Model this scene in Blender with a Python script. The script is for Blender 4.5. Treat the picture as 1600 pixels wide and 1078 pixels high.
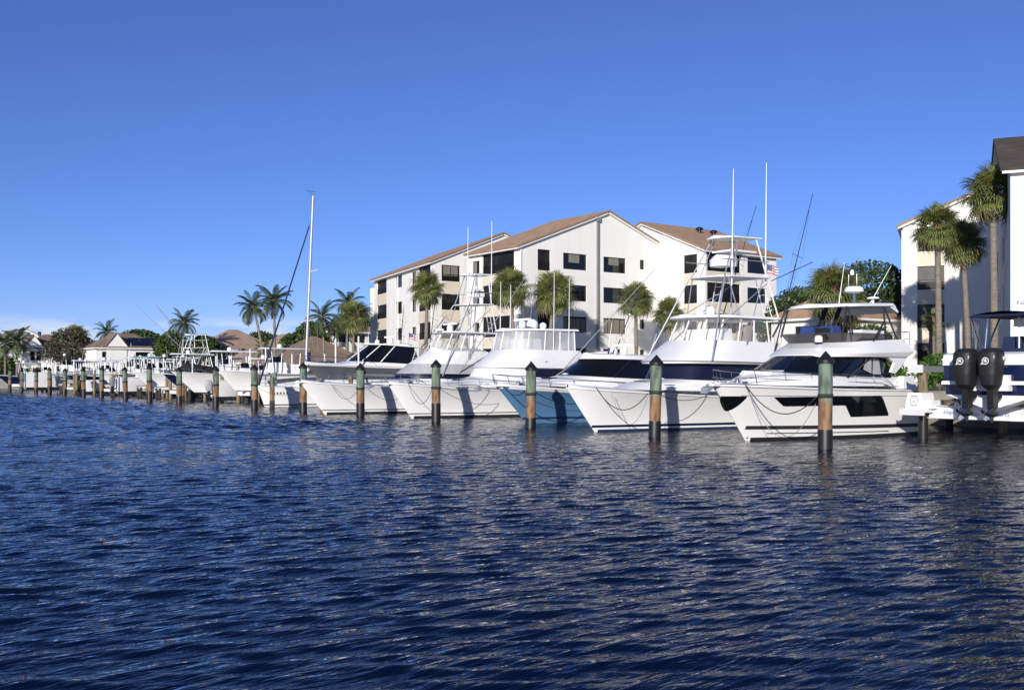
import bpy, math, random
import numpy as np
from mathutils import Vector, Matrix

for o in list(bpy.data.objects): bpy.data.objects.remove(o)
scene = bpy.context.scene
COL = scene.collection
R = math.radians
random.seed(7)

# ------------------------------------------------------------------ camera
# World axes follow the marina: +X runs inland from the outer pile row, +Y along that row.
cam_d = bpy.data.cameras.new('camera')
cam = bpy.data.objects.new('camera', cam_d); COL.objects.link(cam)
cam.location = (-26.85, -19.96, 2.34)
cam.rotation_euler = (R(90), 0, -math.atan2(.593, .805))
cam_d.lens = 36.0; cam_d.sensor_width = 36.0
cam_d.shift_y = 45.0/1600.0
cam_d.clip_start = 0.1; cam_d.clip_end = 6000
scene.camera = cam

# ------------------------------------------------------------------ light
SUN_AZ = math.atan2(-.802, -.596)      # bearing towards the sun, from +Y towards +X
SUN_EL = R(16.5)
world = bpy.data.worlds.new('World'); scene.world = world; world.use_nodes = True
wn, wl = world.node_tree.nodes, world.node_tree.links
wn.clear()
w_out = wn.new('ShaderNodeOutputWorld'); w_bg = wn.new('ShaderNodeBackground')
sky = wn.new('ShaderNodeTexSky'); sky.sky_type = 'NISHITA'; sky.sun_disc = False
sky.sun_elevation = SUN_EL; sky.sun_rotation = SUN_AZ
sky.altitude = 3000; sky.air_density = 1.1; sky.dust_density = 0.0; sky.ozone_density = 7.5
w_bg.inputs['Strength'].default_value = 0.09
# low bank of thin cloud all round the horizon
tc = wn.new('ShaderNodeTexCoord'); mp = wn.new('ShaderNodeMapping'); mp.inputs['Scale'].default_value = (8, 8, 34)
nz = wn.new('ShaderNodeTexNoise'); nz.inputs['Scale'].default_value = 1.5; nz.inputs['Detail'].default_value = 7; nz.inputs['Roughness'].default_value = .55
sep = wn.new('ShaderNodeSeparateXYZ')
cr = wn.new('ShaderNodeValToRGB'); cr.color_ramp.elements[0].position = .46; cr.color_ramp.elements[1].position = .58
band = wn.new('ShaderNodeValToRGB')
be = band.color_ramp.elements; be[0].position = 0.0; be[0].color = (.8, .8, .8, 1); be[1].position = .056; be[1].color = (0, 0, 0, 1)
e = be.new(.036); e.color = (.8, .8, .8, 1)
mul = wn.new('ShaderNodeMath'); mul.operation = 'MULTIPLY'
hsv = wn.new('ShaderNodeMixRGB'); hsv.blend_type = 'MULTIPLY'; hsv.inputs['Fac'].default_value = 1; hsv.inputs['Color2'].default_value = (1.42, 1.06, 1.22, 1)
mixc = wn.new('ShaderNodeMixRGB'); mixc.inputs['Color2'].default_value = (7.4, 7.9, 9.0, 1)
wl.new(tc.outputs['Generated'], mp.inputs['Vector']); wl.new(mp.outputs['Vector'], nz.inputs['Vector'])
wl.new(nz.outputs['Fac'], cr.inputs['Fac']); wl.new(tc.outputs['Generated'], sep.inputs['Vector'])
wl.new(sep.outputs['Z'], band.inputs['Fac'])
wl.new(cr.outputs['Color'], mul.inputs[0]); wl.new(band.outputs['Color'], mul.inputs[1])
wl.new(sky.outputs['Color'], hsv.inputs['Color1']); wl.new(hsv.outputs['Color'], mixc.inputs['Color1'])
wl.new(mul.outputs['Value'], mixc.inputs['Fac']); wl.new(mixc.outputs['Color'], w_bg.inputs['Color'])
wl.new(w_bg.outputs['Background'], w_out.inputs['Surface'])

sun_d = bpy.data.lights.new('sun', 'SUN'); sun_d.energy = 4.6; sun_d.angle = R(.5); sun_d.color = (1, .945, .86)
sun = bpy.data.objects.new('sun', sun_d); COL.objects.link(sun)
sun.rotation_euler = Vector((-.802*math.cos(SUN_EL), -.596*math.cos(SUN_EL), math.sin(SUN_EL))).to_track_quat('Z', 'Y').to_euler()
scene.view_settings.view_transform = 'Standard'; scene.view_settings.look = 'None'
scene.view_settings.exposure = 0.22; scene.view_settings.gamma = 1.0; scene.view_settings.use_curve_mapping = False
scene.cycles.max_bounces = 8; scene.cycles.transparent_max_bounces = 12

# ------------------------------------------------------------------ materials
def mat(name, col, rough=.5, metal=0, spec=.5, coat=0, var=0., vscale=3., bump=0., bscale=20., col2=None, stretch=(1, 1, 1), detail=5, alpha=None):
    m = bpy.data.materials.new(name); m.use_nodes = True
    n, l = m.node_tree.nodes, m.node_tree.links
    b = n['Principled BSDF']
    b.inputs['Base Color'].default_value = (*col, 1); b.inputs['Roughness'].default_value = rough
    b.inputs['Metallic'].default_value = metal; b.inputs['Specular IOR Level'].default_value = spec
    b.inputs['Coat Weight'].default_value = coat
    t = n.new('ShaderNodeTexCoord'); mpn = n.new('ShaderNodeMapping'); mpn.inputs['Scale'].default_value = stretch
    l.new(t.outputs['Object'], mpn.inputs['Vector'])
    if var or col2:
        z = n.new('ShaderNodeTexNoise'); z.inputs['Scale'].default_value = vscale; z.inputs['Detail'].default_value = detail
        l.new(mpn.outputs['Vector'], z.inputs['Vector'])
        r = n.new('ShaderNodeValToRGB'); r.color_ramp.elements[0].position = .32; r.color_ramp.elements[1].position = .7
        c2 = col2 if col2 else tuple(min(1, c*(1-var)) for c in col)
        r.color_ramp.elements[0].color = (*c2, 1); r.color_ramp.elements[1].color = (*col, 1)
        l.new(z.outputs['Fac'], r.inputs['Fac']); l.new(r.outputs['Color'], b.inputs['Base Color'])
    if bump:
        z2 = n.new('ShaderNodeTexNoise'); z2.inputs['Scale'].default_value = bscale; z2.inputs['Detail'].default_value = 6
        l.new(mpn.outputs['Vector'], z2.inputs['Vector'])
        bp = n.new('ShaderNodeBump'); bp.inputs['Strength'].default_value = bump; bp.inputs['Distance'].default_value = .03
        l.new(z2.outputs['Fac'], bp.inputs['Height']); l.new(bp.outputs['Normal'], b.inputs['Normal'])
    if alpha is not None: b.inputs['Alpha'].default_value = alpha
    return m
M = {}
M['gel'] = mat('white_gelcoat', (.80, .80, .79), .28, coat=.3, var=.05, vscale=1.3, stretch=(.6, .6, 1.6), bump=.02, bscale=2)
M['gelw'] = mat('warm_white_gelcoat', (.80, .79, .765), .3, coat=.2, var=.06, vscale=1.1, bump=.02, bscale=2)
M['deck'] = mat('deck_nonskid', (.78, .78, .77), .6, var=.07, vscale=6, bump=.1, bscale=90)
M['blue'] = mat('blue_gelcoat', (.085, .19, .335), .22, coat=.4, var=.12, vscale=1.0, bump=.02, bscale=2)
M['navy'] = mat('navy_gelcoat', (.008, .014, .055), .2, coat=.4, var=.1, vscale=1.5)
M['grey'] = mat('grey_gelcoat', (.11, .115, .13), .25, coat=.3, var=.1, vscale=1.2)
M['bottom'] = mat('black_antifouling', (.012, .012, .014), .7, var=.4, vscale=4)
M['bluebottom'] = mat('blue_antifouling', (.012, .03, .10), .6, var=.3, vscale=4)
M['glass'] = mat('tinted_glass', (.004, .005, .007), .06, spec=.45)
M['navymesh'] = mat('navy_windscreen_cover', (.006, .009, .03), .35, spec=.4, bump=.05, bscale=30)
M['smoke'] = mat('smoked_acrylic', (.045, .04, .042), .12, spec=.5, alpha=.9)
M['vinyl'] = mat('clear_vinyl', (.62, .63, .65), .22, spec=.35, var=.12, vscale=1.6, bump=.12, bscale=3, alpha=.5)
M['vinyl2'] = mat('hazy_vinyl', (.55, .55, .54), .25, spec=.35, var=.12, vscale=1.6, bump=.12, bscale=3, alpha=.16)
M['steel'] = mat('stainless_steel', (.62, .63, .65), .22, metal=1, var=.1, vscale=5)
M['alu'] = mat('white_aluminium_pipe', (.74, .75, .76), .35, metal=.15, var=.08, vscale=5)
M['anod'] = mat('anodised_pipe', (.36, .37, .41), .35, metal=.35, var=.1, vscale=5)
M['mast'] = mat('mast_alloy', (.42, .43, .46), .4, metal=.3, var=.1, vscale=2)
M['pipe'] = mat('dark_strut', (.05, .05, .055), .35, metal=.4, var=.2, vscale=5)
M['black'] = mat('black_plastic', (.012, .012, .013), .45, var=.2, vscale=6)
M['cover'] = mat('black_engine_cover', (.012, .012, .013), .6, var=.25, vscale=4, bump=.5, bscale=5, stretch=(1, 1, .6))
M['greycanvas'] = mat('grey_canvas', (.40, .405, .42), .85, var=.14, vscale=2.5, bump=.6, bscale=3.5)
M['tancanvas'] = mat('tan_canvas', (.36, .31, .27), .9, var=.15, vscale=3, bump=.5, bscale=4)
M['navycanvas'] = mat('navy_canvas', (.010, .018, .07), .8, var=.2, vscale=3, bump=.5, bscale=4)
M['bluecanvas'] = mat('royal_blue_canvas', (.02, .05, .2), .8, var=.2, vscale=3, bump=.5, bscale=5)
M['aqua'] = mat('aqua_canvas', (.22, .42, .43), .85, var=.1, vscale=3, bump=.3, bscale=5)
M['blkcanvas'] = mat('black_canvas', (.015, .015, .018), .85, var=.2, vscale=3, bump=.3, bscale=5)
M['whitecanvas'] = mat('white_canvas', (.74, .74, .73), .85, var=.08, vscale=3, bump=.5, bscale=4)
M['red'] = mat('maroon_upholstery', (.12, .03, .02), .5, var=.3, vscale=4)
M['rope'] = mat('dark_rope', (.03, .03, .032), .9, var=.3, vscale=40)
M['ropew'] = mat('pale_rope', (.28, .28, .27), .9, var=.2, vscale=40)
M['print'] = mat('blue_lettering', (.03, .09, .32), .5, var=.05, vscale=3)
M['printk'] = mat('grey_lettering', (.08, .08, .1), .5, var=.05, vscale=3)
M['printw'] = mat('pale_print', (.66, .66, .66), .5, var=.06, vscale=5)
M['stucco'] = mat('white_stucco', (.79, .775, .735), .85, var=.06, vscale=.9, bump=.12, bscale=25, col2=(.73, .71, .665), stretch=(1, 1, .14))
M['cream'] = mat('cream_stucco', (.66, .585, .46), .85, var=.07, vscale=.8, bump=.12, bscale=25)
M['trim'] = mat('white_trim', (.74, .73, .71), .6, var=.06, vscale=1)
M['gutter'] = mat('downpipe_paint', (.20, .20, .21), .5, var=.1, vscale=1)
M['peach'] = mat('peach_stucco', (.60, .46, .34), .85, var=.08, vscale=.8)
M['frame'] = mat('bronze_frame', (.018, .016, .015), .4, metal=.3, var=.1, vscale=3)
M['screen'] = mat('insect_screen', (.022, .021, .022), .5, spec=.25, var=.5, vscale=.7, col2=(.008, .008, .009), stretch=(2.2, 1, .6))
M['blind'] = mat('pale_blind', (.22, .205, .165), .8, var=.25, vscale=1.2, stretch=(1, 1, 3))
M['blindgrey'] = mat('grey_blind', (.085, .085, .085), .6, var=.4, vscale=1.2, stretch=(1, 1, 3))
M['wpane'] = mat('window_pane', (.006, .007, .009), .04, spec=.5)
M['shutter'] = mat('louvre_shutter', (.26, .235, .18), .6, var=.1, vscale=3)
M['solar'] = mat('solar_panel', (.006, .008, .02), .12, var=.1, vscale=2)
M['concrete'] = mat('seawall_concrete', (.30, .285, .25), .9, var=.4, vscale=1.5, bump=.5, bscale=8)
M['dockwood'] = mat('weathered_dock_wood', (.24, .20, .155), .85, col2=(.12, .10, .08), vscale=3, stretch=(1, 6, 6), bump=.4, bscale=12)
M['wood'] = mat('piling_wood', (.27, .20, .11), .85, col2=(.10, .085, .05), vscale=4, stretch=(4, 4, .6), bump=.5, bscale=10)
M['barnacle'] = mat('barnacled_piling', (.05, .045, .04), .9, col2=(.015, .015, .014), vscale=9, bump=1., bscale=14)
M['leaf1'] = mat('palm_leaf', (.19, .20, .062), .45, spec=.4, col2=(.085, .115, .034), vscale=1.2)
M['leaf2'] = mat('coconut_leaf', (.055, .085, .025), .42, spec=.4, col2=(.028, .048, .015), vscale=1.2)
M['leafdry'] = mat('dry_palm_leaf', (.22, .16, .07), .8, col2=(.12, .09, .04), vscale=2)
M['leaf3'] = mat('broad_leaf', (.065, .105, .024), .5, spec=.35, col2=(.018, .035, .009), vscale=.9)
M['leaf4'] = mat('dull_leaf', (.085, .085, .045), .6, spec=.3, col2=(.05, .045, .028), vscale=.9)
M['leaf5'] = mat('hedge_leaf', (.06, .14, .02), .5, spec=.35, col2=(.03, .07, .01), vscale=1.5)
M['trunk'] = mat('palm_trunk', (.24, .205, .17), .9, col2=(.14, .115, .095), vscale=1.5, stretch=(2, 2, 7), bump=.8, bscale=4)
M['boot'] = mat('palm_boots', (.24, .14, .07), .9, col2=(.09, .06, .035), vscale=5, bump=.8, bscale=6)
M['bark'] = mat('bark', (.15, .12, .095), .9, col2=(.07, .055, .045), vscale=3, stretch=(3, 3, .7), bump=.7, bscale=8)
M['grass'] = mat('lawn', (.05, .09, .02), .9, col2=(.035, .055, .018), vscale=.6, bump=.5, bscale=6)
M['flagr'] = mat('flag_red', (.33, .10, .11), .8, var=.1); M['flagw'] = mat('flag_white', (.7, .68, .66), .8, var=.05); M['flagb'] = mat('flag_blue', (.07, .09, .2), .8, var=.1)

def tile_mat(name, c1, c2, axis):
    m = mat(name, c1, .85, col2=c2, vscale=.9, detail=8)
    n, l = m.node_tree.nodes, m.node_tree.links; b = n['Principled BSDF']
    t = n.new('ShaderNodeTexCoord'); wv = n.new('ShaderNodeTexWave'); wv.wave_type = 'BANDS'; wv.bands_direction = 'Z'; wv.wave_profile = 'SAW'
    wv.inputs['Scale'].default_value = 2.6; wv.inputs['Distortion'].default_value = .4; wv.inputs['Detail'].default_value = 2
    bp = n.new('ShaderNodeBump'); bp.inputs['Strength'].default_value = .9; bp.inputs['Distance'].default_value = .06
    l.new(t.outputs['Object'], wv.inputs['Vector']); l.new(wv.outputs['Fac'], bp.inputs['Height']); l.new(bp.outputs['Normal'], b.inputs['Normal'])
    return m
M['roof'] = tile_mat('tan_roof_tile', (.40, .26, .165), (.31, .195, .12), 0)
M['roof2'] = tile_mat('brown_shingle', (.235, .165, .12), (.16, .11, .08), 0)
M['roof3'] = tile_mat('dark_shingle', (.075, .06, .048), (.045, .036, .03), 0)
M['roof4'] = tile_mat('pale_brown_tile', (.36, .27, .2), (.27, .195, .14), 0)

def pile_mat():
    m = bpy.data.materials.new('painted_pile'); m.use_nodes = True
    n, l = m.node_tree.nodes, m.node_tree.links; b = n['Principled BSDF']; b.inputs['Roughness'].default_value = .85
    t = n.new('ShaderNodeTexCoord'); s = n.new('ShaderNodeSeparateXYZ'); l.new(t.outputs['Object'], s.inputs['Vector'])
    oi = n.new('ShaderNodeObjectInfo')
    mp_ = n.new('ShaderNodeMapping'); mp_.inputs['Scale'].default_value = (5, 5, 1.1)
    ad = n.new('ShaderNodeVectorMath'); ad.operation = 'ADD'; cmb = n.new('ShaderNodeCombineXYZ')
    ml = n.new('ShaderNodeMath'); ml.operation = 'MULTIPLY'; ml.inputs[1].default_value = 37
    l.new(oi.outputs['Random'], ml.inputs[0]); l.new(ml.outputs[0], cmb.inputs['Z']); l.new(t.outputs['Object'], ad.inputs[0]); l.new(cmb.outputs[0], ad.inputs[1])
    l.new(ad.outputs[0], mp_.inputs['Vector'])
    z = n.new('ShaderNodeTexNoise'); z.inputs['Scale'].default_value = 1.6; z.inputs['Detail'].default_value = 8; l.new(mp_.outputs[0], z.inputs['Vector'])
    a = n.new('ShaderNodeMath'); a.operation = 'MULTIPLY_ADD'; a.inputs[1].default_value = .9
    l.new(z.outputs['Fac'], a.inputs[0]); l.new(s.outputs['Z'], a.inputs[2])
    mr = n.new('ShaderNodeMapRange'); mr.inputs['From Min'].default_value = 1.85; mr.inputs['From Max'].default_value = 2.12
    l.new(a.outputs[0], mr.inputs['Value'])
    wood = n.new('ShaderNodeValToRGB'); wood.color_ramp.elements[0].color = (.12, .06, .026, 1); wood.color_ramp.elements[0].position = .35; wood.color_ramp.elements[1].color = (.27, .16, .088, 1); wood.color_ramp.elements[1].position = .58
    gr = n.new('ShaderNodeValToRGB'); gr.color_ramp.elements[0].color = (.055, .075, .05, 1); gr.color_ramp.elements[0].position = .36; gr.color_ramp.elements[1].color = (.155, .21, .155, 1); gr.color_ramp.elements[1].position = .6
    l.new(z.outputs['Fac'], wood.inputs['Fac']); l.new(z.outputs['Fac'], gr.inputs['Fac'])
    mx = n.new('ShaderNodeMixRGB'); l.new(mr.outputs[0], mx.inputs['Fac']); l.new(wood.outputs[0], mx.inputs['Color1']); l.new(gr.outputs[0], mx.inputs['Color2'])
    l.new(mx.outputs[0], b.inputs['Base Color'])
    bp = n.new('ShaderNodeBump'); bp.inputs['Strength'].default_value = .6; bp.inputs['Distance'].default_value = .03
    l.new(z.outputs['Fac'], bp.inputs['Height']); l.new(bp.outputs[0], b.inputs['Normal'])
    return m
M['pile'] = pile_mat()

def water_mat():
    m = bpy.data.materials.new('harbour_water'); m.use_nodes = True
    n, l = m.node_tree.nodes, m.node_tree.links; b = n['Principled BSDF']
    b.inputs['Base Color'].default_value = (.0012, .0045, .017, 1); b.inputs['Specular IOR Level'].default_value = .26; b.inputs['Roughness'].default_value = .04; b.inputs['IOR'].default_value = 1.33
    t = n.new('ShaderNodeTexCoord')
    prev = None
    for sc, st, rot, dist in ((2.3, (.42, 1.6, 1), -26, .055), (5.6, (.40, 1.6, 1), -36, .022), (14., (.6, 1.4, 1), -30, .005)):
        mp_ = n.new('ShaderNodeMapping'); mp_.inputs['Rotation'].default_value = (0, 0, R(rot)); mp_.inputs['Scale'].default_value = st
        l.new(t.outputs['Object'], mp_.inputs['Vector'])
        z = n.new('ShaderNodeTexNoise'); z.inputs['Scale'].default_value = sc; z.inputs['Detail'].default_value = 3; z.inputs['Roughness'].default_value = .5; z.inputs['Distortion'].default_value = .35
        l.new(mp_.outputs[0], z.inputs['Vector'])
        bp = n.new('ShaderNodeBump'); bp.inputs['Strength'].default_value = 1.0; bp.inputs['Distance'].default_value = dist
        l.new(z.outputs['Fac'], bp.inputs['Height'])
        if prev: l.new(prev.outputs['Normal'], bp.inputs['Normal'])
        prev = bp
    # fine wavelets as a slope field, so that they keep their strength where the swell is seen at a flat angle
    main = math.atan2(.805, .593)+R(9); add = prev.outputs['Normal']
    for sc, off, d, amp in ((2.6, 0, main, .16), (6.5, 7, main, .12), (3.4, 19, main+math.pi/2, .12)):
        mp_ = n.new('ShaderNodeMapping'); mp_.inputs['Rotation'].default_value = (0, 0, R(-27)); mp_.inputs['Scale'].default_value = (.5, 1.5, 1); mp_.inputs['Location'].default_value = (off, off, 0)
        l.new(t.outputs['Object'], mp_.inputs['Vector'])
        z = n.new('ShaderNodeTexNoise'); z.inputs['Scale'].default_value = sc; z.inputs['Detail'].default_value = 2; l.new(mp_.outputs[0], z.inputs['Vector'])
        sb_ = n.new('ShaderNodeMath'); sb_.operation = 'SUBTRACT'; sb_.inputs[1].default_value = .5; l.new(z.outputs['Fac'], sb_.inputs[0])
        vs = n.new('ShaderNodeVectorMath'); vs.operation = 'SCALE'; vs.inputs[0].default_value = (math.cos(d)*amp, math.sin(d)*amp, 0); l.new(sb_.outputs[0], vs.inputs['Scale'])
        va = n.new('ShaderNodeVectorMath'); va.operation = 'ADD'; l.new(add, va.inputs[0]); l.new(vs.outputs[0], va.inputs[1]); add = va.outputs[0]
    nm = n.new('ShaderNodeVectorMath'); nm.operation = 'NORMALIZE'; l.new(add, nm.inputs[0]); n.remove(b)
    gl = n.new('ShaderNodeBsdfGlossy'); gl.inputs['Roughness'].default_value = .04; gl.inputs['Color'].default_value = (1, 1, 1, 1)
    df = n.new('ShaderNodeBsdfDiffuse'); df.inputs['Color'].default_value = (.0012, .0055, .023, 1)
    fr = n.new('ShaderNodeFresnel'); fr.inputs['IOR'].default_value = 1.33
    pw = n.new('ShaderNodeMath'); pw.operation = 'POWER'; pw.inputs[1].default_value = 1.32
    mx = n.new('ShaderNodeMixShader')
    for q in (gl, df, fr): l.new(nm.outputs[0], q.inputs['Normal'])
    l.new(fr.outputs[0], pw.inputs[0]); l.new(pw.outputs[0], mx.inputs['Fac']); l.new(df.outputs[0], mx.inputs[1]); l.new(gl.outputs[0], mx.inputs[2])
    l.new(mx.outputs[0], n['Material Output'].inputs['Surface'])
    return m
M['water'] = water_mat()

# ------------------------------------------------------------------ mesh helpers
class MB:
    def __init__(s): s.v = []; s.f = []; s.m = []; s.sm = []
    def add(s, vs, fs, mi=0, smooth=False):
        b = len(s.v); s.v += [tuple(p) for p in vs]
        for f in fs: s.f.append([b+i for i in f]); s.m.append(mi); s.sm.append(smooth)
        return s
    def box(s, x0, x1, y0, y1, z0, z1, mi=0, tx=0, ty=0):
        v = [(x0, y0, z0), (x1, y0, z0), (x1, y1, z0), (x0, y1, z0), (x0+tx, y0+ty, z1), (x1-tx, y0+ty, z1), (x1-tx, y1-ty, z1), (x0+tx, y1-ty, z1)]
        return s.add(v, [(0, 3, 2, 1), (4, 5, 6, 7), (0, 1, 5, 4), (1, 2, 6, 5), (2, 3, 7, 6), (3, 0, 4, 7)], mi)
    def tube(s, pts, r, n=6, mi=0, r1=None, cap=True):
        pts = [Vector(p) for p in pts]; k = len(pts); rings = []
        for i, p in enumerate(pts):
            d = (pts[min(i+1, k-1)]-pts[max(i-1, 0)])
            if d.length < 1e-9: d = Vector((0, 0, 1))
            d.normalize(); a = Vector((0, 0, 1)) if abs(d.z) < .9 else Vector((1, 0, 0))
            u = d.cross(a).normalized(); w = d.cross(u)
            rr = r if r1 is None else r+(r1-r)*i/(k-1)
            rings.append([p+u*(rr*math.cos(6.28318*j/n))+w*(rr*math.sin(6.28318*j/n)) for j in range(n)])
        vs = [q for g in rings for q in g]; fs = []
        for i in range(k-1):
            for j in range(n): fs.append((i*n+j, i*n+(j+1) % n, (i+1)*n+(j+1) % n, (i+1)*n+j))
        if cap: fs += [tuple(range(n-1, -1, -1)), tuple((k-1)*n+j for j in range(n))]
        return s.add(vs, fs, mi, True)
    def lathe(s, prof, n=12, c=(0, 0, 0), mi=0):
        vs = []; fs = []; k = len(prof)
        for (r, z) in prof:
            for j in range(n): vs.append((c[0]+r*math.cos(6.28318*j/n), c[1]+r*math.sin(6.28318*j/n), c[2]+z))
        for i in range(k-1):
            for j in range(n): fs.append((i*n+j, i*n+(j+1) % n, (i+1)*n+(j+1) % n, (i+1)*n+j))
        fs += [tuple(range(n-1, -1, -1)), tuple((k-1)*n+j for j in range(n))]
        return s.add(vs, fs, mi, True)
    def strip(s, A, B, mi=0):          # band between two rows of points
        n = len(A); return s.add(list(A)+list(B), [(i, i+1, n+i+1, n+i) for i in range(n-1)], mi, True)
    def cap(s, A, crown=0., mi=0):     # closes a symmetric ring with a crowned sheet
        n = len(A); h = n//2; vs = []; fs = []
        for i in range(h+1):
            p, q = Vector(A[i]), Vector(A[n-1-i]); c = (p+q)/2; c.z += crown
            vs += [p, (p+c)/2+Vector((0, 0, crown*.25)), c, (q+c)/2+Vector((0, 0, crown*.25)), q]
        for i in range(h):
            for j in range(4): fs.append((i*5+j, i*5+j+1, i*5+j+6, i*5+j+5))
        return s.add(vs, fs, mi, True)
    def prism(s, poly, y0, y1, mi=0):  # polygon in xz extruded along y
        n = len(poly); vs = [(x, y0, z) for x, z in poly]+[(x, y1, z) for x, z in poly]
        fs = [tuple(range(n)), tuple(range(2*n-1, n-1, -1))]+[(i, n+i, n+(i+1) % n, (i+1) % n) for i in range(n)]
        return s.add(vs, fs, mi)
    def build(s, name, mats, parent=None, loc=None, ang=38):
        me = bpy.data.meshes.new(name); me.from_pydata([tuple(p) for p in s.v], [], s.f)
        if not isinstance(mats, (list, tuple)): mats = [mats]
        for m in mats: me.materials.append(M[m])
        me.polygons.foreach_set('material_index', s.m)
        me.polygons.foreach_set('use_smooth', s.sm)
        me.update()
        if any(s.sm): me.set_sharp_from_angle(angle=R(ang))
        o = bpy.data.objects.new(name, me); COL.objects.link(o)
        if parent: o.parent = parent
        if loc: o.location = loc
        return o
def tag(o, label, cat, group=None):
    o['label'] = label; o['category'] = cat
    if group: o['group'] = group
    return o
def thing(name, label, cat, loc=(0, 0, 0), rz=0, group=None):
    o = bpy.data.objects.new(name, None); COL.objects.link(o); o.location = loc; o.rotation_euler = (0, 0, rz)
    o.empty_display_size = .3
    return tag(o, label, cat, group)
def copy_tree(o, parent=None):
    c = o.copy(); COL.objects.link(c); c.parent = parent
    for ch in list(o.children): copy_tree(ch, c)
    return c
def ring(xf, xb, w, zf, zb=None, D=1.5, e=2.2, wb=None, n=9, m=4):
    """plan outline, symmetric, from the aft port corner round the front to the aft starboard corner"""
    zb = zf if zb is None else zb; wb = w if wb is None else wb
    side = []
    for i in range(m): t = i/m; side.append((xb+(xf+D-xb)*t, wb+(w-wb)*t))
    for i in range(n+1):
        a = math.pi/2*i/n; c, s_ = math.cos(a), math.sin(a)
        side.append((xf+D*(1-s_**(2/e)), w*max(c, 0)**(2/e)))
    out = [(x, y) for x, y in side]+[(x, -y) for x, y in side[-2::-1]]
    L = max(xb-xf, 1e-6)
    return [Vector((x, y, zf+(zb-zf)*((x-xf)/L))) for x, y in out]
def slab(mb, rg, th, crown=.05, inset=.0, mi=0):
    lo = [p.copy() for p in rg]; hi = [Vector((p.x, p.y, p.z+th)) for p in rg]
    c = sum((p for p in rg), Vector())/len(rg)
    hi2 = [Vector((c.x+(p.x-c.x)*(1-inset), c.y+(p.y-c.y)*(1-inset), p.z+th)) for p in rg]
    mb.cap(lo, 0, mi); mb.strip(lo, hi2, mi); mb.cap(hi2, crown, mi)
    mb.add([lo[0], lo[-1], hi2[-1], hi2[0]], [(0, 1, 2, 3)], mi)
    return mb
def catenary(a, b, sag, n=14):
    a, b = Vector(a), Vector(b)
    return [a.lerp(b, i/n)-Vector((0, 0, sag*4*(i/n)*(1-i/n))) for i in range(n+1)]

class Sides(list):
    def build(s, *a, **k): return [m.build(*a, **k) for m in s]

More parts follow.
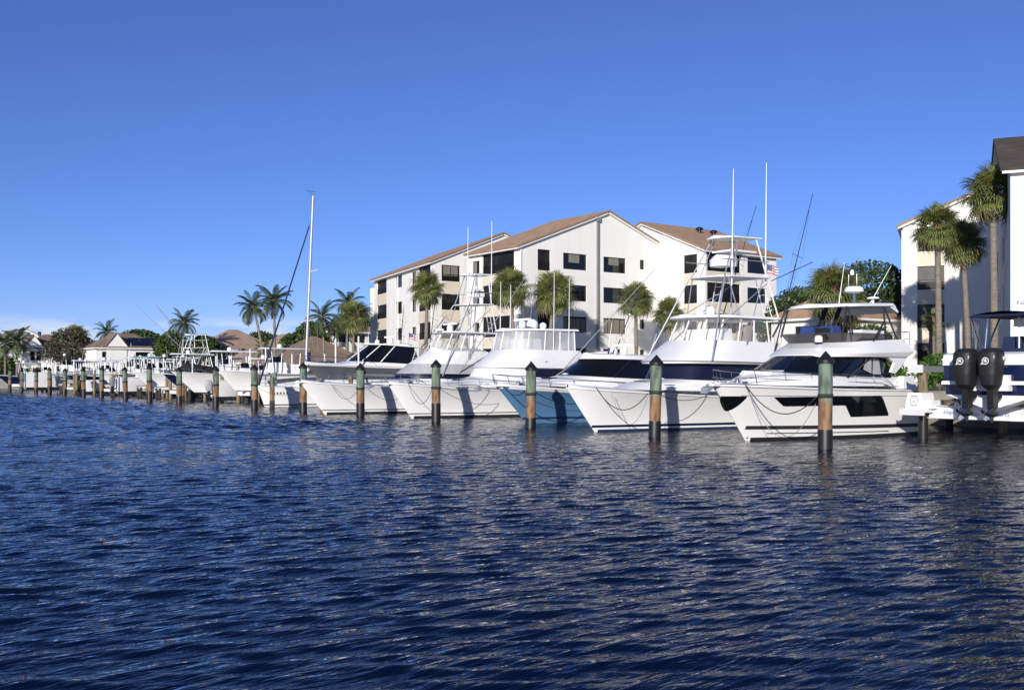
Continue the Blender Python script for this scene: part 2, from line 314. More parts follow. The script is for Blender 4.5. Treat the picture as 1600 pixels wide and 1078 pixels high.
class Hull:
    """local frame: bow tip at x=0, stern at x=L, y to port/starboard, z above water"""
    def __init__(s, L, B, zb, zs, rake, flare=.35, low=-.5, zm=None, pb=2.6, pw=2.0, full=.93, tumble=0.):
        s.L, s.B, s.zb, s.zs, s.rake, s.fl, s.low, s.pb, s.pw, s.full, s.tum = L, B, zb, zs, rake, flare, low, pb, pw, full, tumble
        s.rt = rake*(zb-low)/zb if low < 0 else rake
    def sheer(s, u): return s.zs+(s.zb-s.zs)*(1-u)**1.7
    def b(s, u, t):
        u = min(max(u, 0), 1); h = s.B/2
        bs = h*(1-(1-u)**s.pb)**.72 * (1-s.tum*u**4)
        bw = s.full*h*(1-(1-u)**s.pw)**1.15
        return max(0, bs*(1-t)+bw*t - s.fl*4*t*(1-t)*(1-u)**1.6*min(1, u*6))
    def pt(s, u, t):
        z = s.sheer(u)*(1-t)+s.low*t; x0 = s.rt*t
        return Vector((x0+(s.L-x0)*u, s.b(u, t), z))
    def ut(s, x, z):
        u = x/s.L
        for _ in range(12):
            t = (s.sheer(u)-z)/(s.sheer(u)-s.low); x0 = s.rt*t; u = min(max((x-x0)/(s.L-x0), 0), 1)
        return u, t
    def y(s, x, z): u, t = s.ut(x, z); return s.b(u, min(max(t, 0), 1))
    def mesh(s, bands, mats, name='hull', parent=None, nu=30, nt=14):
        """bands: list of (z_top, material index) from the sheer down"""
        mb = MB(); us = [(i/nu)**1.55 for i in range(nu+1)]; ts = [j/nt for j in range(nt+1)]
        for sg in (1, -1):
            g = [[s.pt(u, t) for t in ts] for u in us]
            vs = [(p.x, p.y*sg, p.z) for row in g for p in row]; fs = []; w = nt+1
            for i in range(nu):
                for j in range(nt):
                    q = (i*w+j, (i+1)*w+j, (i+1)*w+j+1, i*w+j+1)
                    fs.append(q if sg < 0 else q[::-1])
            mb.add(vs, fs, 0, True)
        a = [s.pt(1, t) for t in ts]
        mb.add([p for p in a]+[(p.x, -p.y, p.z) for p in a], [(j, j+1, nt+1+j+1, nt+1+j) for j in range(nt)], 0, True)
        o = mb.build(name, mats, parent, ang=50)
        for p in o.data.polygons:
            z = p.center.z; mi = bands[0][1]
            for zt, m in bands:
                if z <= zt: mi = m
            p.material_index = mi
        return o
    def patch(s, top, bot, x0, x1, nx=16, nz=2, off=.012, both=True):
        """sheet laid on the topsides between z=bot(x) and z=top(x), one per side"""
        sides = Sides()
        for sg in ((-1, 1) if both else (-1,)):
            mb = MB(); sides.append(mb); vs = []; fs = []
            for i in range(nx+1):
                x = x0+(x1-x0)*i/nx; zt, zb = top(x), bot(x)
                for j in range(nz+1):
                    z = zt+(zb-zt)*j/nz; vs.append((x, sg*(s.y(x, z)+off), z))
            w = nz+1
            for i in range(nx):
                for j in range(nz):
                    q = (i*w+j, (i+1)*w+j, (i+1)*w+j+1, i*w+j+1); fs.append(q if sg < 0 else q[::-1])
            mb.add(vs, fs, 0, True)
        return sides
    def stem(s, z): return s.rt*(s.zb-z)/(s.zb-s.low)+.015
    def stripe(s, name, z1, z0, mt, parent, x1=None, off=.012, slope=0.):
        s.patch(lambda x: z1+slope*x, lambda x: z0+slope*x, s.stem((z1+z0)/2), (x1 or s.L)-.01, 34, 1, off).build(name, mt, parent)
    def rub(s, r, dz=0., u0=0.):
        a = [s.pt(u0+(1-u0)*(i/24)**1.4, 0) for i in range(25)]
        P = [(p.x, p.y+.01, p.z+dz) for p in a[::-1]]+[(p.x, -p.y-.01, p.z+dz) for p in a[1:]]
        return MB().tube(P, r, 6)
    def deck(s, dz=-.03, crown=.12, x1=None, inset=.02, u0=.004):
        n = 22; us = [u0+((x1 or s.L)/s.L-u0)*(i/n)**1.4 for i in range(n+1)]; a = [s.pt(u, 0) for u in us]
        P = [Vector((p.x, max(p.y-inset, .005), p.z+dz)) for p in a[::-1]]
        return MB().cap(P+[Vector((p.x, -p.y, p.z)) for p in P[::-1]], crown)
    def rail(s, x0, x1, h, step=1.2, inset=.12, r=.016, low=None, lean=.12):
        """pulpit rail following the sheer on both sides, joined round the bow"""
        mb = MB(); N = 16
        def P(x, sg, hh):
            xx = max(x, .06); u = xx/s.L; q = s.pt(u, 0); y = max(q.y-inset, .04)
            return Vector((xx-lean*(1 if x < 1 else .3), sg*y, q.z+hh))
        xs = [x0+(x1-x0)*i/N for i in range(N+1)]
        hh = lambda x: h*(1 if x < x1-.9 else max((x1-x)/.9, .02))
        mb.tube([P(x, 1, hh(x)) for x in xs[::-1]]+[P(x, -1, hh(x)) for x in xs], r)
        if low: mb.tube([P(x, 1, hh(x)*low) for x in xs[::-1]]+[P(x, -1, hh(x)*low) for x in xs], r*.7)
        k = int((x1-x0)/step)
        for i in range(k+1):
            x = x0+.05+i*step
            if x > x1-.5: break
            for sg in (1, -1): mb.tube([P(x, sg, 0)+Vector((.16, 0, -.03)), P(x, sg, hh(x))], r*.85)
        return mb

# ------------------------------------------------------------------ water and ground
def structure(o): o['kind'] = 'structure'; return o
def make_water():
    rng = np.random.default_rng(5)
    def graded(lo, a0, a1, hi, s0, g):
        v = list(np.arange(a0, a1, s0)); st = s0
        while v[-1] < hi: st = min(st*g, .28); v.append(v[-1]+st)
        w = [a0-s0]
        while w[-1] > lo: w.append(w[-1]-.3)
        return w[::-1]+v
    xs = np.array([-900, -300, -90]+graded(-40, -27, -8, 18.5, .052, 1.012)+[60, 900, 1800])
    ys = np.array([-900, -300, -80]+graded(-24, -17, 3, 140, .052, 1.012)+[230, 500, 2500])
    X, Y = np.meshgrid(xs, ys)
    SX, SY = np.meshgrid(np.gradient(xs), np.gradient(ys)); SP = np.maximum(SX, SY)
    Z = np.zeros_like(X)
    main = math.atan2(.805, .593)+R(9)
    wv = [np.zeros_like(X) for _ in range(3)]
    for i in range(84):
        lam = .2*(.85/.2)**(rng.random()**1.1); k = 2*math.pi/lam
        a = main+rng.normal(0, .27); ph = rng.random()*6.28
        amp = .0034*lam*(1 if lam < .45 else (.45/lam)**.7)
        q = k*(X*math.cos(a)+Y*math.sin(a))+ph
        wv[i % 3] += amp*(np.cos(q)+.26*np.cos(2*q))*np.clip((lam/SP-2.2)/2, 0, 1)
    farw = np.clip((SP-.10)/.14, 0, 1)
    for i in range(46):
        lam = .68*(1.5/.68)**rng.random(); k = 2*math.pi/lam; a = main+rng.normal(0, .4); ph = rng.random()*6.28
        q = k*(X*math.cos(a)+Y*math.sin(a))+ph
        wv[i % 3] += farw*.0056*lam*(np.cos(q)+.26*np.cos(2*q))
    for i in range(3):       # patches of rougher and calmer water
        g = sum(np.sin(X*math.cos(t)*c+Y*math.sin(t)*c+p) for t, c, p in zip(rng.random(5)*6.28, .1+rng.random(5)*.25, rng.random(5)*6))/2.2
        Z += wv[i]*(.95+.45*g)
    fade = np.clip((X+40)/6, 0, 1)*np.clip((18.5-X)/2, 0, 1)*np.clip((Y+24)/4, 0, 1)*np.clip((140-Y)/60, 0, 1)
    lee = 1-.72*np.clip((X+7)/8, 0, 1)
    Z = Z*fade*lee
    nx, ny = len(xs), len(ys)
    co = np.stack([X, Y, Z], -1).reshape(-1, 3)
    i = np.arange((nx-1)*(ny-1)); r_, c_ = i//(nx-1), i % (nx-1); b0 = r_*nx+c_
    fs = np.stack([b0, b0+1, b0+nx+1, b0+nx], -1)
    me = bpy.data.meshes.new('water'); me.vertices.add(len(co)); me.vertices.foreach_set('co', co.ravel())
    me.loops.add(fs.size); me.loops.foreach_set('vertex_index', fs.ravel().astype(np.int32))
    me.polygons.add(len(fs)); me.polygons.foreach_set('loop_start', np.arange(0, fs.size, 4, dtype=np.int32)); me.polygons.foreach_set('loop_total', np.full(len(fs), 4, np.int32))
    me.polygons.foreach_set('use_smooth', np.ones(len(fs), bool)); me.update(); me.validate()
    me.materials.append(M['water'])
    o = bpy.data.objects.new('water', me); COL.objects.link(o); structure(o)
make_water()
GZ = 1.5
structure(MB().add([(16.9, -300, GZ), (2500, -300, GZ), (2500, 3500, GZ), (16.9, 3500, GZ)], [(0, 1, 2, 3)]).build('ground', 'grass'))
structure(MB().box(16.3, 16.9, -300, 145, -1, GZ+.05).build('seawall', 'concrete'))
structure(MB().add([(5.4, 145, GZ-.004), (16.95, 145, GZ-.004), (16.95, 3500, GZ-.004), (5.4, 3500, GZ-.004)], [(0, 1, 2, 3)]).build('ground', 'grass'))
structure(MB().box(4.8, 16.9, 144.4, 145, -1, GZ+.04).box(4.8, 5.4, 145, 1500, -1, GZ+.04).build('seawall', 'concrete'))
structure(MB().box(18.6, 20.4, -200, 400, GZ, GZ+.03).build('path', 'concrete'))

# ------------------------------------------------------------------ building helpers
def place(o, parent, loc, rz):
    o.parent = parent; o.location = loc; o.rotation_euler = (0, 0, rz); return o
WCACHE = {}
def mesh_obj(key, fn, name, mats):
    if key not in WCACHE:
        o = fn().build(name, mats); WCACHE[key] = o.data
        return o
    o = bpy.data.objects.new(name, WCACHE[key]); COL.objects.link(o); return o
def window(parent, loc, rz, w, h, kind):
    k = (round(w, 2), round(h, 2), kind)
    wide = w > 1.6
    def fr():
        mb = MB(); t = .06
        mb.box(0, w, -.07, 0, 0, t).box(0, w, -.07, 0, h-t, h).box(0, t, -.07, 0, t, h-t).box(w-t, w, -.07, 0, t, h-t)
        n = 1 if w < 1.4 else (3 if (kind != 'bal' or w > 3) else 2)
        if kind == 'bal' and w > 4: n = 4
        if kind == 'small': n = 1
        for i in range(1, n):
            x = w*i/n if kind == 'bal' else (w*(.23 if i == 1 else .76) if n == 3 else w*i/n)
            mb.box(x-.03, x+.03, -.06, 0, t, h-t)
        if n == 1 and kind == 'win': mb.box(w/2-.025, w/2+.025, -.06, 0, t, h-t)
        return mb
    o = place(mesh_obj(('f',)+k, fr, 'window', 'frame'), parent, loc, rz)
    p = mesh_obj(('p',)+k, lambda: MB().box(.05, w-.05, -.025, .01, .05, h-.05), 'pane', 'screen' if kind == 'bal' else 'wpane'); p.parent = o
    if kind == 'bal':
        def rl():
            mb = MB()
            for z in (.16, .30, .44, .58): mb.box(.06, w-.06, -.13, -.085, z*h*.72, z*h*.72+.035)
            for i in range(int(w/1.1)+2): x = .08+(w-.16)*i/(int(w/1.1)+1); mb.box(x-.02, x+.02, -.135, -.09, 0, h*.43)
            return mb
        q = mesh_obj(('r',)+k, rl, 'railing', 'frame'); q.parent = o
    if kind == 'shut':
        def sh():
            mb = MB()
            for a, b in ((.06, .23*w-.03), (.23*w+.03, .5*w-.02), (.5*w+.02, .76*w-.03), (.76*w+.03, w-.06)):
                for i in range(int((h-.14)/.1)): z = .08+i*.1; mb.add([(a, -.045, z), (b, -.045, z), (b, -.03, z+.075), (a, -.03, z+.075)], [(0, 1, 2, 3)])
            return mb
        q = mesh_obj(('s',)+k, sh, 'shutter', 'shutter'); q.parent = o
    return o
def blind(win, w, h, a, b, z, mat_='blind'):
    o = MB().box(w*a, w*b, -.04, -.03, h*z, h-.06).build('blind', mat_, win); return o
def wall(parent, loc, rz, L, z0, z1, ops, gable=None, mt='stucco', dep=.3, name='wall'):
    """local x along the wall, outward normal -y. ops: (x0, x1, za, zb, kind)"""
    xs = sorted({0., L}|{round(v, 3) for o in ops for v in o[:2]}); zs = sorted({z0, z1}|{round(v, 3) for o in ops for v in o[2:4]})
    mb = MB()
    for i in range(len(xs)-1):
        for j in range(len(zs)-1):
            cx, cz = (xs[i]+xs[i+1])/2, (zs[j]+zs[j+1])/2
            if any(o[0] < cx < o[1] and o[2] < cz < o[3] for o in ops): continue
            mb.add([(xs[i], 0, zs[j]), (xs[i+1], 0, zs[j]), (xs[i+1], 0, zs[j+1]), (xs[i], 0, zs[j+1])], [(0, 1, 2, 3)])
    for o in ops:
        a, b, c, d = o[:4]
        mb.add([(a, 0, c), (b, 0, c), (b, 0, d), (a, 0, d), (a, dep, c), (b, dep, c), (b, dep, d), (a, dep, d)], [(0, 4, 5, 1), (1, 5, 6, 2), (2, 6, 7, 3), (3, 7, 4, 0)])
    if gable: mb.add([(x, 0, z) for x, z in gable], [tuple(range(len(gable)))])
    w_ = place(mb.build(name, mt), parent, (loc[0], loc[1], 0), rz)
    c, s = math.cos(rz), math.sin(rz); out = []
    for o in ops:
        p = (loc[0]+c*o[0]-s*(dep-.1), loc[1]+s*o[0]+c*(dep-.1), o[2])
        out.append(window(parent, p, rz, o[1]-o[0], o[3]-o[2], o[4]))
    return out
def on_wall(parent, loc, rz, mb, name, mt): return place(mb.build(name, mt), parent, (loc[0], loc[1], 0), rz)
def slabq(mb, q, th, mi=0):
    q = [Vector(p) for p in q]; lo = [p-Vector((0, 0, th)) for p in q]
    return mb.add(q+lo, [(0, 1, 2, 3), (7, 6, 5, 4), (0, 4, 5, 1), (1, 5, 6, 2), (2, 6, 7, 3), (3, 7, 4, 0)], mi)
def roof_part(parent, quads, mt, th=.16, trim=True):
    mb = MB()
    for q in quads: slabq(mb, q, th)
    o = mb.build('roof', mt, parent)
    if trim:
        mb = MB()
        for q in quads:
            q = [Vector(p) for p in q]; c = sum(q, Vector())/len(q)
            slabq(mb, [p+(c-p).normalized()*.12-Vector((0, 0, th+.012)) for p in q], .17)
        mb.build('fascia', 'trim', o)
    return o
ROWS = [0, -2.97, -5.95, -8.95]
def col(x0, x1, za, zb, kind, rows=(0, 1, 2, 3)): return [(x0, x1, za+ROWS[i], zb+ROWS[i], kind) for i in rows]
def panels(parent, loc, rz, x0, x1, za, zb):
    for i in range(3):
        on_wall(parent, loc, rz, MB().box(x0+.02, x1-.02, -.008, .004, zb+ROWS[i+1]+.04, za+ROWS[i]-.04), 'panel', 'cream')
def seams(parent, loc, rz, L, x0=0):
    for z in (11.35, 8.38, 5.4): on_wall(parent, loc, rz, MB().box(x0, L, -.006, .004, z, z+.045), 'joint', 'trim')

# ------------------------------------------------------------------ main apartment building
bC = thing('apartment_building', 'long white four storey apartment building with tan tiled gables behind the yachts', 'building', (0, 0, 0))
W_ = -math.pi/2
# middle block
A = (29, 54.7)
o1 = col(2.1, 3.6, 11.9, 13.85, 'bal'); o2 = col(5.13, 8.05, 12.2, 13.72, 'win', (0, 1, 3)); o3 = col(10.17, 13.1, 12.2, 13.70, 'win', (0, 1, 3))
ws = wall(bC, A, 0, 17.4, GZ, 14.0, o1+o2+o3+[(5.13, 8.05, 6.25, 7.77, 'shut'), (10.17, 13.1, 6.25, 7.75, 'shut')]+col(15.0, 15.62, 12.75, 13.7, 'small'),
          gable=[(0, 14), (17.4, 14), (17.4, 15.45), (10.65, 18.0)])
for i, a, b, z in ((4, .27, .72, .45), (7, .27, .72, .5)): blind(ws[i], 2.92, 1.5, a, b, z)
blind(ws[5], 2.92, 1.5, .05, .4, .1, 'screen')
on_wall(bC, A, 0, MB().box(9.25, 9.47, -.2, 0, GZ, 17.25).box(9.2, 9.62, -.28, 0, 17.0, 17.4), 'downpipe', 'gutter')
seams(bC, A, 0, 17.4)
Bf = (29, 62.9)
ws = wall(bC, Bf, W_, 8.2, GZ, 14.0, col(.55, 1.75, 12.0, 13.2, 'win')+col(2.25, 7.35, 11.75, 13.68, 'bal'))
for w in ws[:4]: blind(w, 1.2, 1.2, .08, .48, .05)
panels(bC, Bf, W_, 2.25, 7.35, 11.75, 13.68); panels(bC, A, 0, 2.1, 3.6, 11.9, 13.85)
on_wall(bC, Bf, W_, MB().box(.02, .14, -.1, 0, GZ, 13.7), 'downpipe', 'trim'); on_wall(bC, A, 0, MB().box(.05, .17, -.1, 0, GZ, 13.7), 'downpipe', 'trim')
MB().box(29.4, 50, 55.1, 62.9, GZ, 13.9).build('core', 'stucco', bC)
roof_part(bC, [[(28.5, 54.35, 13.98), (39.65, 54.35, 18.2), (39.65, 63.2, 18.2), (28.5, 63.2, 13.98)], [(39.65, 54.35, 18.2), (50.5, 54.35, 14.1), (50.5, 63.2, 14.1), (39.65, 63.2, 18.2)]], 'roof')
# left block
A1 = (28.86, 69.5)
ws = wall(bC, A1, 0, 13, GZ, 13.9, col(1.17, 3.46, 11.93, 13.6, 'bal'), gable=[(0, 13.9), (13, 13.9), (13, 15.95), (8.9, 17.4)])
blind(ws[0], 2.29, 1.67, .12, .9, .32, 'blind')
panels(bC, A1, 0, 1.17, 3.46, 11.93, 13.6); seams(bC, A1, 0, 13)
LX1, LY1, W1LEN, W1ROT = 34.15, 91.35, 22.47, R(-103.62)
W1OPS = ((.2, 4.55, 11.9, 13.65, 'bal'), (5.46, 7.09, 12.0, 13.35, 'win'), (10.72, 13.27, 12.1, 13.45, 'win'), (17.02, 21.28, 11.9, 13.55, 'bal'))
E1 = (LX1, LY1)
ws = wall(bC, E1, W1ROT, W1LEN, GZ, 13.9, [(W1LEN-b, W1LEN-a, za+r_, zb+r_, k) for a, b, za, zb, k in W1OPS for r_ in ROWS])
for w in ws[4:8]: blind(w, 1.5, 1.4, .3, .95, .05)
for i_ in (0, 3):
    a, b, za, zb, k = W1OPS[i_]; panels(bC, E1, W1ROT, W1LEN-b, W1LEN-a, za, zb)
on_wall(bC, E1, W1ROT, MB().box(W1LEN-.2, W1LEN-.08, -.1, 0, GZ, 13.6), 'downpipe', 'trim'); on_wall(bC, E1, W1ROT, MB().box(W1LEN-12.3, W1LEN-12.18, -.1, 0, GZ, 13.6), 'downpipe', 'trim')
MB().add([(29.4, 69.9, GZ), (42, 69.9, GZ), (45, E1[1]-.3, GZ), (E1[0]+.5, E1[1]-.3, GZ), (29.4, 69.9, 13.8), (42, 69.9, 13.8), (45, E1[1]-.3, 13.8), (E1[0]+.5, E1[1]-.3, 13.8)],
         [(0, 1, 5, 4), (1, 2, 6, 5), (2, 3, 7, 6), (3, 0, 4, 7), (4, 5, 6, 7)]).build('core', 'stucco', bC)
MB().box(E1[0]+.6, 44, E1[1]-.3, E1[1]+2.2, GZ, 13.0).build('stair_tower', 'stucco', bC)
dx1 = E1[0]-28.86
roof_part(bC, [[(28.36, 69.15, 13.88), (37.76, 69.15, 17.6), (37.76+dx1, E1[1]+.3, 17.6), (28.36+dx1, E1[1]+.3, 13.88)],
               [(37.76, 69.15, 17.6), (47, 69.15, 13.9), (47+dx1, E1[1]+.3, 13.9), (37.76+dx1, E1[1]+.3, 17.6)]], 'roof')
# right block
A3 = (46.4, 54.7)
ws = wall(bC, A3, W_, 6.35, GZ, 14.4, col(3.64, 5.43, 12.15, 13.95, 'bal'), gable=[(-10.4, 14.4), (6.35, 14.4), (-2.05, 17.7)])
panels(bC, A3, W_, 3.64, 5.43, 12.15, 13.95); seams(bC, A3, W_, 6.35)
A4 = (46.4, 48.35)
ws = wall(bC, A4, 0, 10.66, GZ, 14.4, col(.44, 5.2, 12.28, 14.15, 'bal')+col(6.25, 9.07, 12.4, 13.92, 'win'))
panels(bC, A4, 0, .44, 5.2, 12.28, 14.15); seams(bC, A4, 0, 10.66)
on_wall(bC, A4, 0, MB().box(.08, .2, -.1, 0, GZ, 14.1), 'downpipe', 'trim')
MB().box(46.8, 57.05, 48.75, 65, GZ, 14.3).build('core', 'stucco', bC)
rf = roof_part(bC, [[(46.0, 47.9, 14.35), (57.5, 47.9, 14.35), (57.5, 56.75, 17.95), (46.0, 56.75, 17.95)], [(46.0, 56.75, 17.95), (57.5, 56.75, 17.95), (57.5, 65.4, 14.35), (46.0, 65.4, 14.35)]], 'roof')
MB().add([(57.06, 48.4, 14.3), (57.06, 65, 14.3), (57.06, 56.75, 17.7)], [(0, 1, 2)]).build('gable_end', 'stucco', bC)
for x, y in ((52.4, 54.6), (53.9, 54.0)):
    MB().lathe([(.2, -.3), (.2, .08), (.42, .1), (.4, .22), (.28, .34), (.05, .4)], 12).build('roof_vent', 'black', rf, (x, y, 17.95-(56.75-y)*.41+.2))
MB().lathe([(.07, -.2), (.07, .3)], 8).build('roof_pipe', 'black', rf, (55.4, 52.4, 16.3))

# ------------------------------------------------------------------ right-hand building (turned towards the harbour)
RZ = R(-59.4)
bR = thing('apartment_building', 'white four storey apartment building with dark roof at the right edge behind palms', 'building', (30.3, 10.0, 0), RZ)
bk = col(1.05, 3.0, 11.85, 13.7, 'bal')
ws = wall(bR, (-6.5, 21.6), 0, 6.5, GZ, 14.0, bk, gable=[(0, 14.0), (6.5, 14.0), (6.5, 16.6)])
blind(ws[2], 1.95, 1.85, .04, .96, .32, 'blindgrey'); blind(ws[1], 1.95, 1.85, .04, .96, .32, 'blindgrey')
panels(bR, (-6.5, 21.6), 0, 1.05, 3.0, 11.85, 13.7); seams(bR, (-6.5, 21.6), 0, 6.5, 3.3)
on_wall(bR, (-6.5, 21.6), 0, MB().box(-.1, .02, -.12, .02, GZ, 13.6), 'downpipe', 'trim')
wall(bR, (0, 21.6), W_, 21.6, GZ, 14.0, [(a, b, 9.2+r_, 10.9+r_, 'win') for a, b in ((5.2, 6.6), (13.2, 14.6)) for r_ in (2.97, 0, -2.97)], gable=[(0, 14.0), (21.6, 14.0), (12.6, 17.4), (0, 15.2)])
wall(bR, (0, 0), 0, 16, GZ, 14.0, [(a, a+2.6, 12.2+r_, 13.7+r_, 'win') for a in (2.6, 8) for r_ in ROWS])
MB().box(.4, 16, .4, 30, GZ, 13.9).build('core', 'stucco', bR); MB().box(-6.5, 2, 22.0, 30, GZ, 13.9).build('core', 'stucco', bR)
roof_part(bR, [[(-.55, -.5, 13.95), (16.4, -.5, 13.95), (16.4, 9, 17.6), (-.55, 9, 17.6)], [(-.55, 9, 17.6), (16.4, 9, 17.6), (16.4, 22, 13.9), (-.55, 22, 13.9)]], 'roof3')
roof_part(bR, [[(-6.95, 21.2, 13.98), (.0, 21.2, 16.9), (.0, 30, 16.9), (-6.95, 30, 13.98)]], 'roof')

# ------------------------------------------------------------------ houses
def house(label, cx, cy, w, d, ze, zr, roof='hipx', mt='stucco', rm='roof2', wins=(), rz=0., ov=.5, name='house', cat='house', z0=GZ, porch=False):
    h = thing(name, label, cat, (cx, cy, 0), rz)
    a, b = w/2, d/2
    opsY = [(x, x+ww, z, z+hh, 'win') for f_, x, z, ww, hh in wins if f_ == 'y']; opsX = [(x, x+ww, z, z+hh, 'win') for f_, x, z, ww, hh in wins if f_ == 'x']
    gy = [(0, ze), (w, ze), (a, zr-.1)] if roof == 'gabley' else None; gx = [(0, ze), (d, ze), (b, zr-.1)] if roof == 'gablex' else None
    if not porch:
        wall(h, (-a, -b), 0, w, z0, ze, opsY, gy, mt); wall(h, (-a, b), W_, d, z0, ze, opsX, gx, mt)
        MB().box(-a+.4, a, -b+.4, b, z0, ze-.05).build('core', mt, h)
    else:
        for x in np.linspace(-a+.1, a-.1, 4):
            for y in (-b+.1, b-.1): MB().box(x-.09, x+.09, y-.09, y+.09, z0, ze).build('post', 'trim', h)
    A_, B_ = a+ov, b+ov; zl = ze-.05
    if roof == 'gabley': qs = [[(-A_, -B_, zl), (0, -B_, zr), (0, B_, zr), (-A_, B_, zl)], [(0, -B_, zr), (A_, -B_, zl), (A_, B_, zl), (0, B_, zr)]]
    elif roof == 'gablex': qs = [[(-A_, -B_, zl), (A_, -B_, zl), (A_, 0, zr), (-A_, 0, zr)], [(-A_, 0, zr), (A_, 0, zr), (A_, B_, zl), (-A_, B_, zl)]]
    else:
        if roof == 'hipx': e = max(A_-B_*.9, .3); r0, r1 = (-e, 0, zr), (e, 0, zr)
        else: e = max(B_-A_*.9, .3); r0, r1 = (0, -e, zr), (0, e, zr)
        c = [(-A_, -B_, zl), (A_, -B_, zl), (A_, B_, zl), (-A_, B_, zl)]
        if roof == 'hipx': fs = [[c[0], c[1], r1, r0], [c[2], c[3], r0, r1], [c[1], c[2], r1, r1], [c[3], c[0], r0, r0]]
        else: fs = [[c[0], c[1], r0, r0], [c[1], c[2], r1, r0], [c[2], c[3], r1, r1], [c[3], c[0], r0, r1]]
        mb = MB()
        for q in fs:
            q2 = []
            for p in q:
                if p not in q2: q2.append(p)
            mb.add(q2, [tuple(range(len(q2)))])
        o = mb.build('roof', rm, h)
        MB().box(-A_+.05, A_-.05, -B_+.05, B_-.05, zl-.22, zl-.01).build('fascia', 'trim', o); return h, o
    return h, roof_part(h, qs, rm, .12)

house('large white gabled building at the far left edge with a dark chimney pipe', 24.0, 252, 18.5, 16, 8.6, 13.2, 'gabley', rm='roof2')
h1 = bpy.data.objects.get('house'); MB().box(-.5, .7, -8.5, -8.02, 8.2, 12.3).build('chimney_pipe', 'gutter', h1)
for x, z in ((3.3, 11.8), (6.9, 10.2)): MB().lathe([(.4, -.4), (.4, .3), (.5, .35), (.2, .6)], 8).build('roof_vent', 'black', h1, (x, -8.3, z))
h, o = house('white two storey house with a small front gable behind a bare grey tree', 13.8, 172, 9.0, 9, 6.6, 9.2, 'hipx', rm='roof2', wins=(('y', .9, 4.6, .75, 1.5), ('y', 1.85, 4.6, .75, 1.5), ('y', .9, 1.9, 1.7, 1.0), ('y', 5.0, 4.3, 2.6, 1.6)))
mb = MB(); mb.add([(-4.55, -4.6, 6.3), (-1.6, -4.6, 6.3), (-1.6, -4.6, 6.8), (-3.07, -4.6, 8.8), (-4.55, -4.6, 6.8)], [(0, 1, 2, 3, 4)]); mb.build('gable', 'stucco', h)
roof_part(h, [[(-4.8, -4.8, 6.7), (-3.07, -4.8, 9.0), (-3.07, 0, 9.0), (-4.8, 0, 6.7)], [(-3.07, -4.8, 9.0), (-1.3, -4.8, 6.7), (-1.3, 0, 6.7), (-3.07, 0, 9.0)]], 'roof2', .1)
house('small white gabled boat house beside the bare grey tree', 12.1, 160, 2.6, 4, 4.6, 5.7, 'gabley', rm='roof4', ov=.15, wins=(('y', .6, 2.0, 1.3, 1.6),), name='boat_house')
house('low house with a broad brown hip roof behind the screened gazebo', 21.0, 170, 12, 10, 5.2, 8.2, 'hipx', rm='roof2', wins=(('y', 2, 3, 1.8, 1.6), ('y', 7, 3, 1.8, 1.6)))
house('open gazebo with pale brown hip roof on white posts', 17.0, 161.5, 6.5, 5, 4.6, 6.6, 'hipx', rm='roof4', porch=True, name='gazebo', cat='gazebo')
h, o = house('white house with a front gable and dark solar panels on its roof', 21.0, 151, 11.0, 9, 6.5, 8.9, 'hipx', rm='roof2', wins=(('y', .9, 4.2, .8, 1.6), ('y', 2.6, 4.5, .7, 1.3), ('y', 3.5, 4.5, .7, 1.3), ('y', 6.0, 4.7, 2.3, 1.1)))
mb = MB(); mb.add([(-4.0, -4.62, 4.0), (-.9, -4.62, 4.0), (-.9, -4.62, 6.8), (-2.45, -4.62, 8.7), (-4.0, -4.62, 6.8)], [(0, 1, 2, 3, 4)]); mb.build('gable', 'stucco', h)
roof_part(h, [[(-4.3, -4.8, 6.5), (-2.45, -4.8, 8.85), (-2.45, 0, 8.85), (-4.3, 0, 6.5)], [(-2.45, -4.8, 8.85), (-.6, -4.8, 6.5), (-.6, 0, 6.5), (-2.45, 0, 8.85)]], 'roof2', .1)
for x in (.0, 1.75, 3.5): slabq(MB(), [(x, -4.4, 6.85), (x+1.65, -4.4, 6.85), (x+1.65, -1.6, 8.15), (x, -1.6, 8.15)], .05).build('solar_panel', 'solar', h)
house('tan house with a tall brown hip roof and dark doorway behind the fishing boats', 30.0, 127, 9.5, 9, 5.9, 8.9, 'hipx', mt='peach', rm='roof4', wins=(('y', 2.0, 2.6, 2.2, 2.6), ('y', 6.0, 3.2, 1.6, 1.6)))
house('low bungalow with a pale brown hip roof below the coconut palms', 28.6, 113, 8, 7, 3.9, 6.2, 'hipx', mt='peach', rm='roof4', wins=(('y', 2.0, 2.2, 1.6, 1.2),))
house('peach gabled house left of the sailboat mast', 37.5, 122, 7.0, 9, 6.3, 8.4, 'gabley', mt='peach', rm='roof4', wins=(('y', 2.0, 4.2, 1.0, 1.4), ('y', 4.2, 4.2, 1.0, 1.4)))
house('wide low pavilion with a dark brown sweeping roof beyond the sailboat', 23.9, 87.0, 10, 11, 3.0, 6.6, 'hipx', mt='peach', rm='roof2', ov=1.0, name='pavilion', cat='pavilion', wins=(('y', 3, 1.7, 3, 1.1),))
house('white house with clerestory windows rising behind the dark sweeping roof', 39.0, 108.5, 8.0, 7, 8.1, 9.6, 'hipx', rm='roof4', ov=.9, wins=(('y', 1.2, 6.6, 1.6, 1.1), ('y', 3.4, 6.6, 1.8, 1.1), ('y', 5.8, 6.6, 1.6, 1.1)))
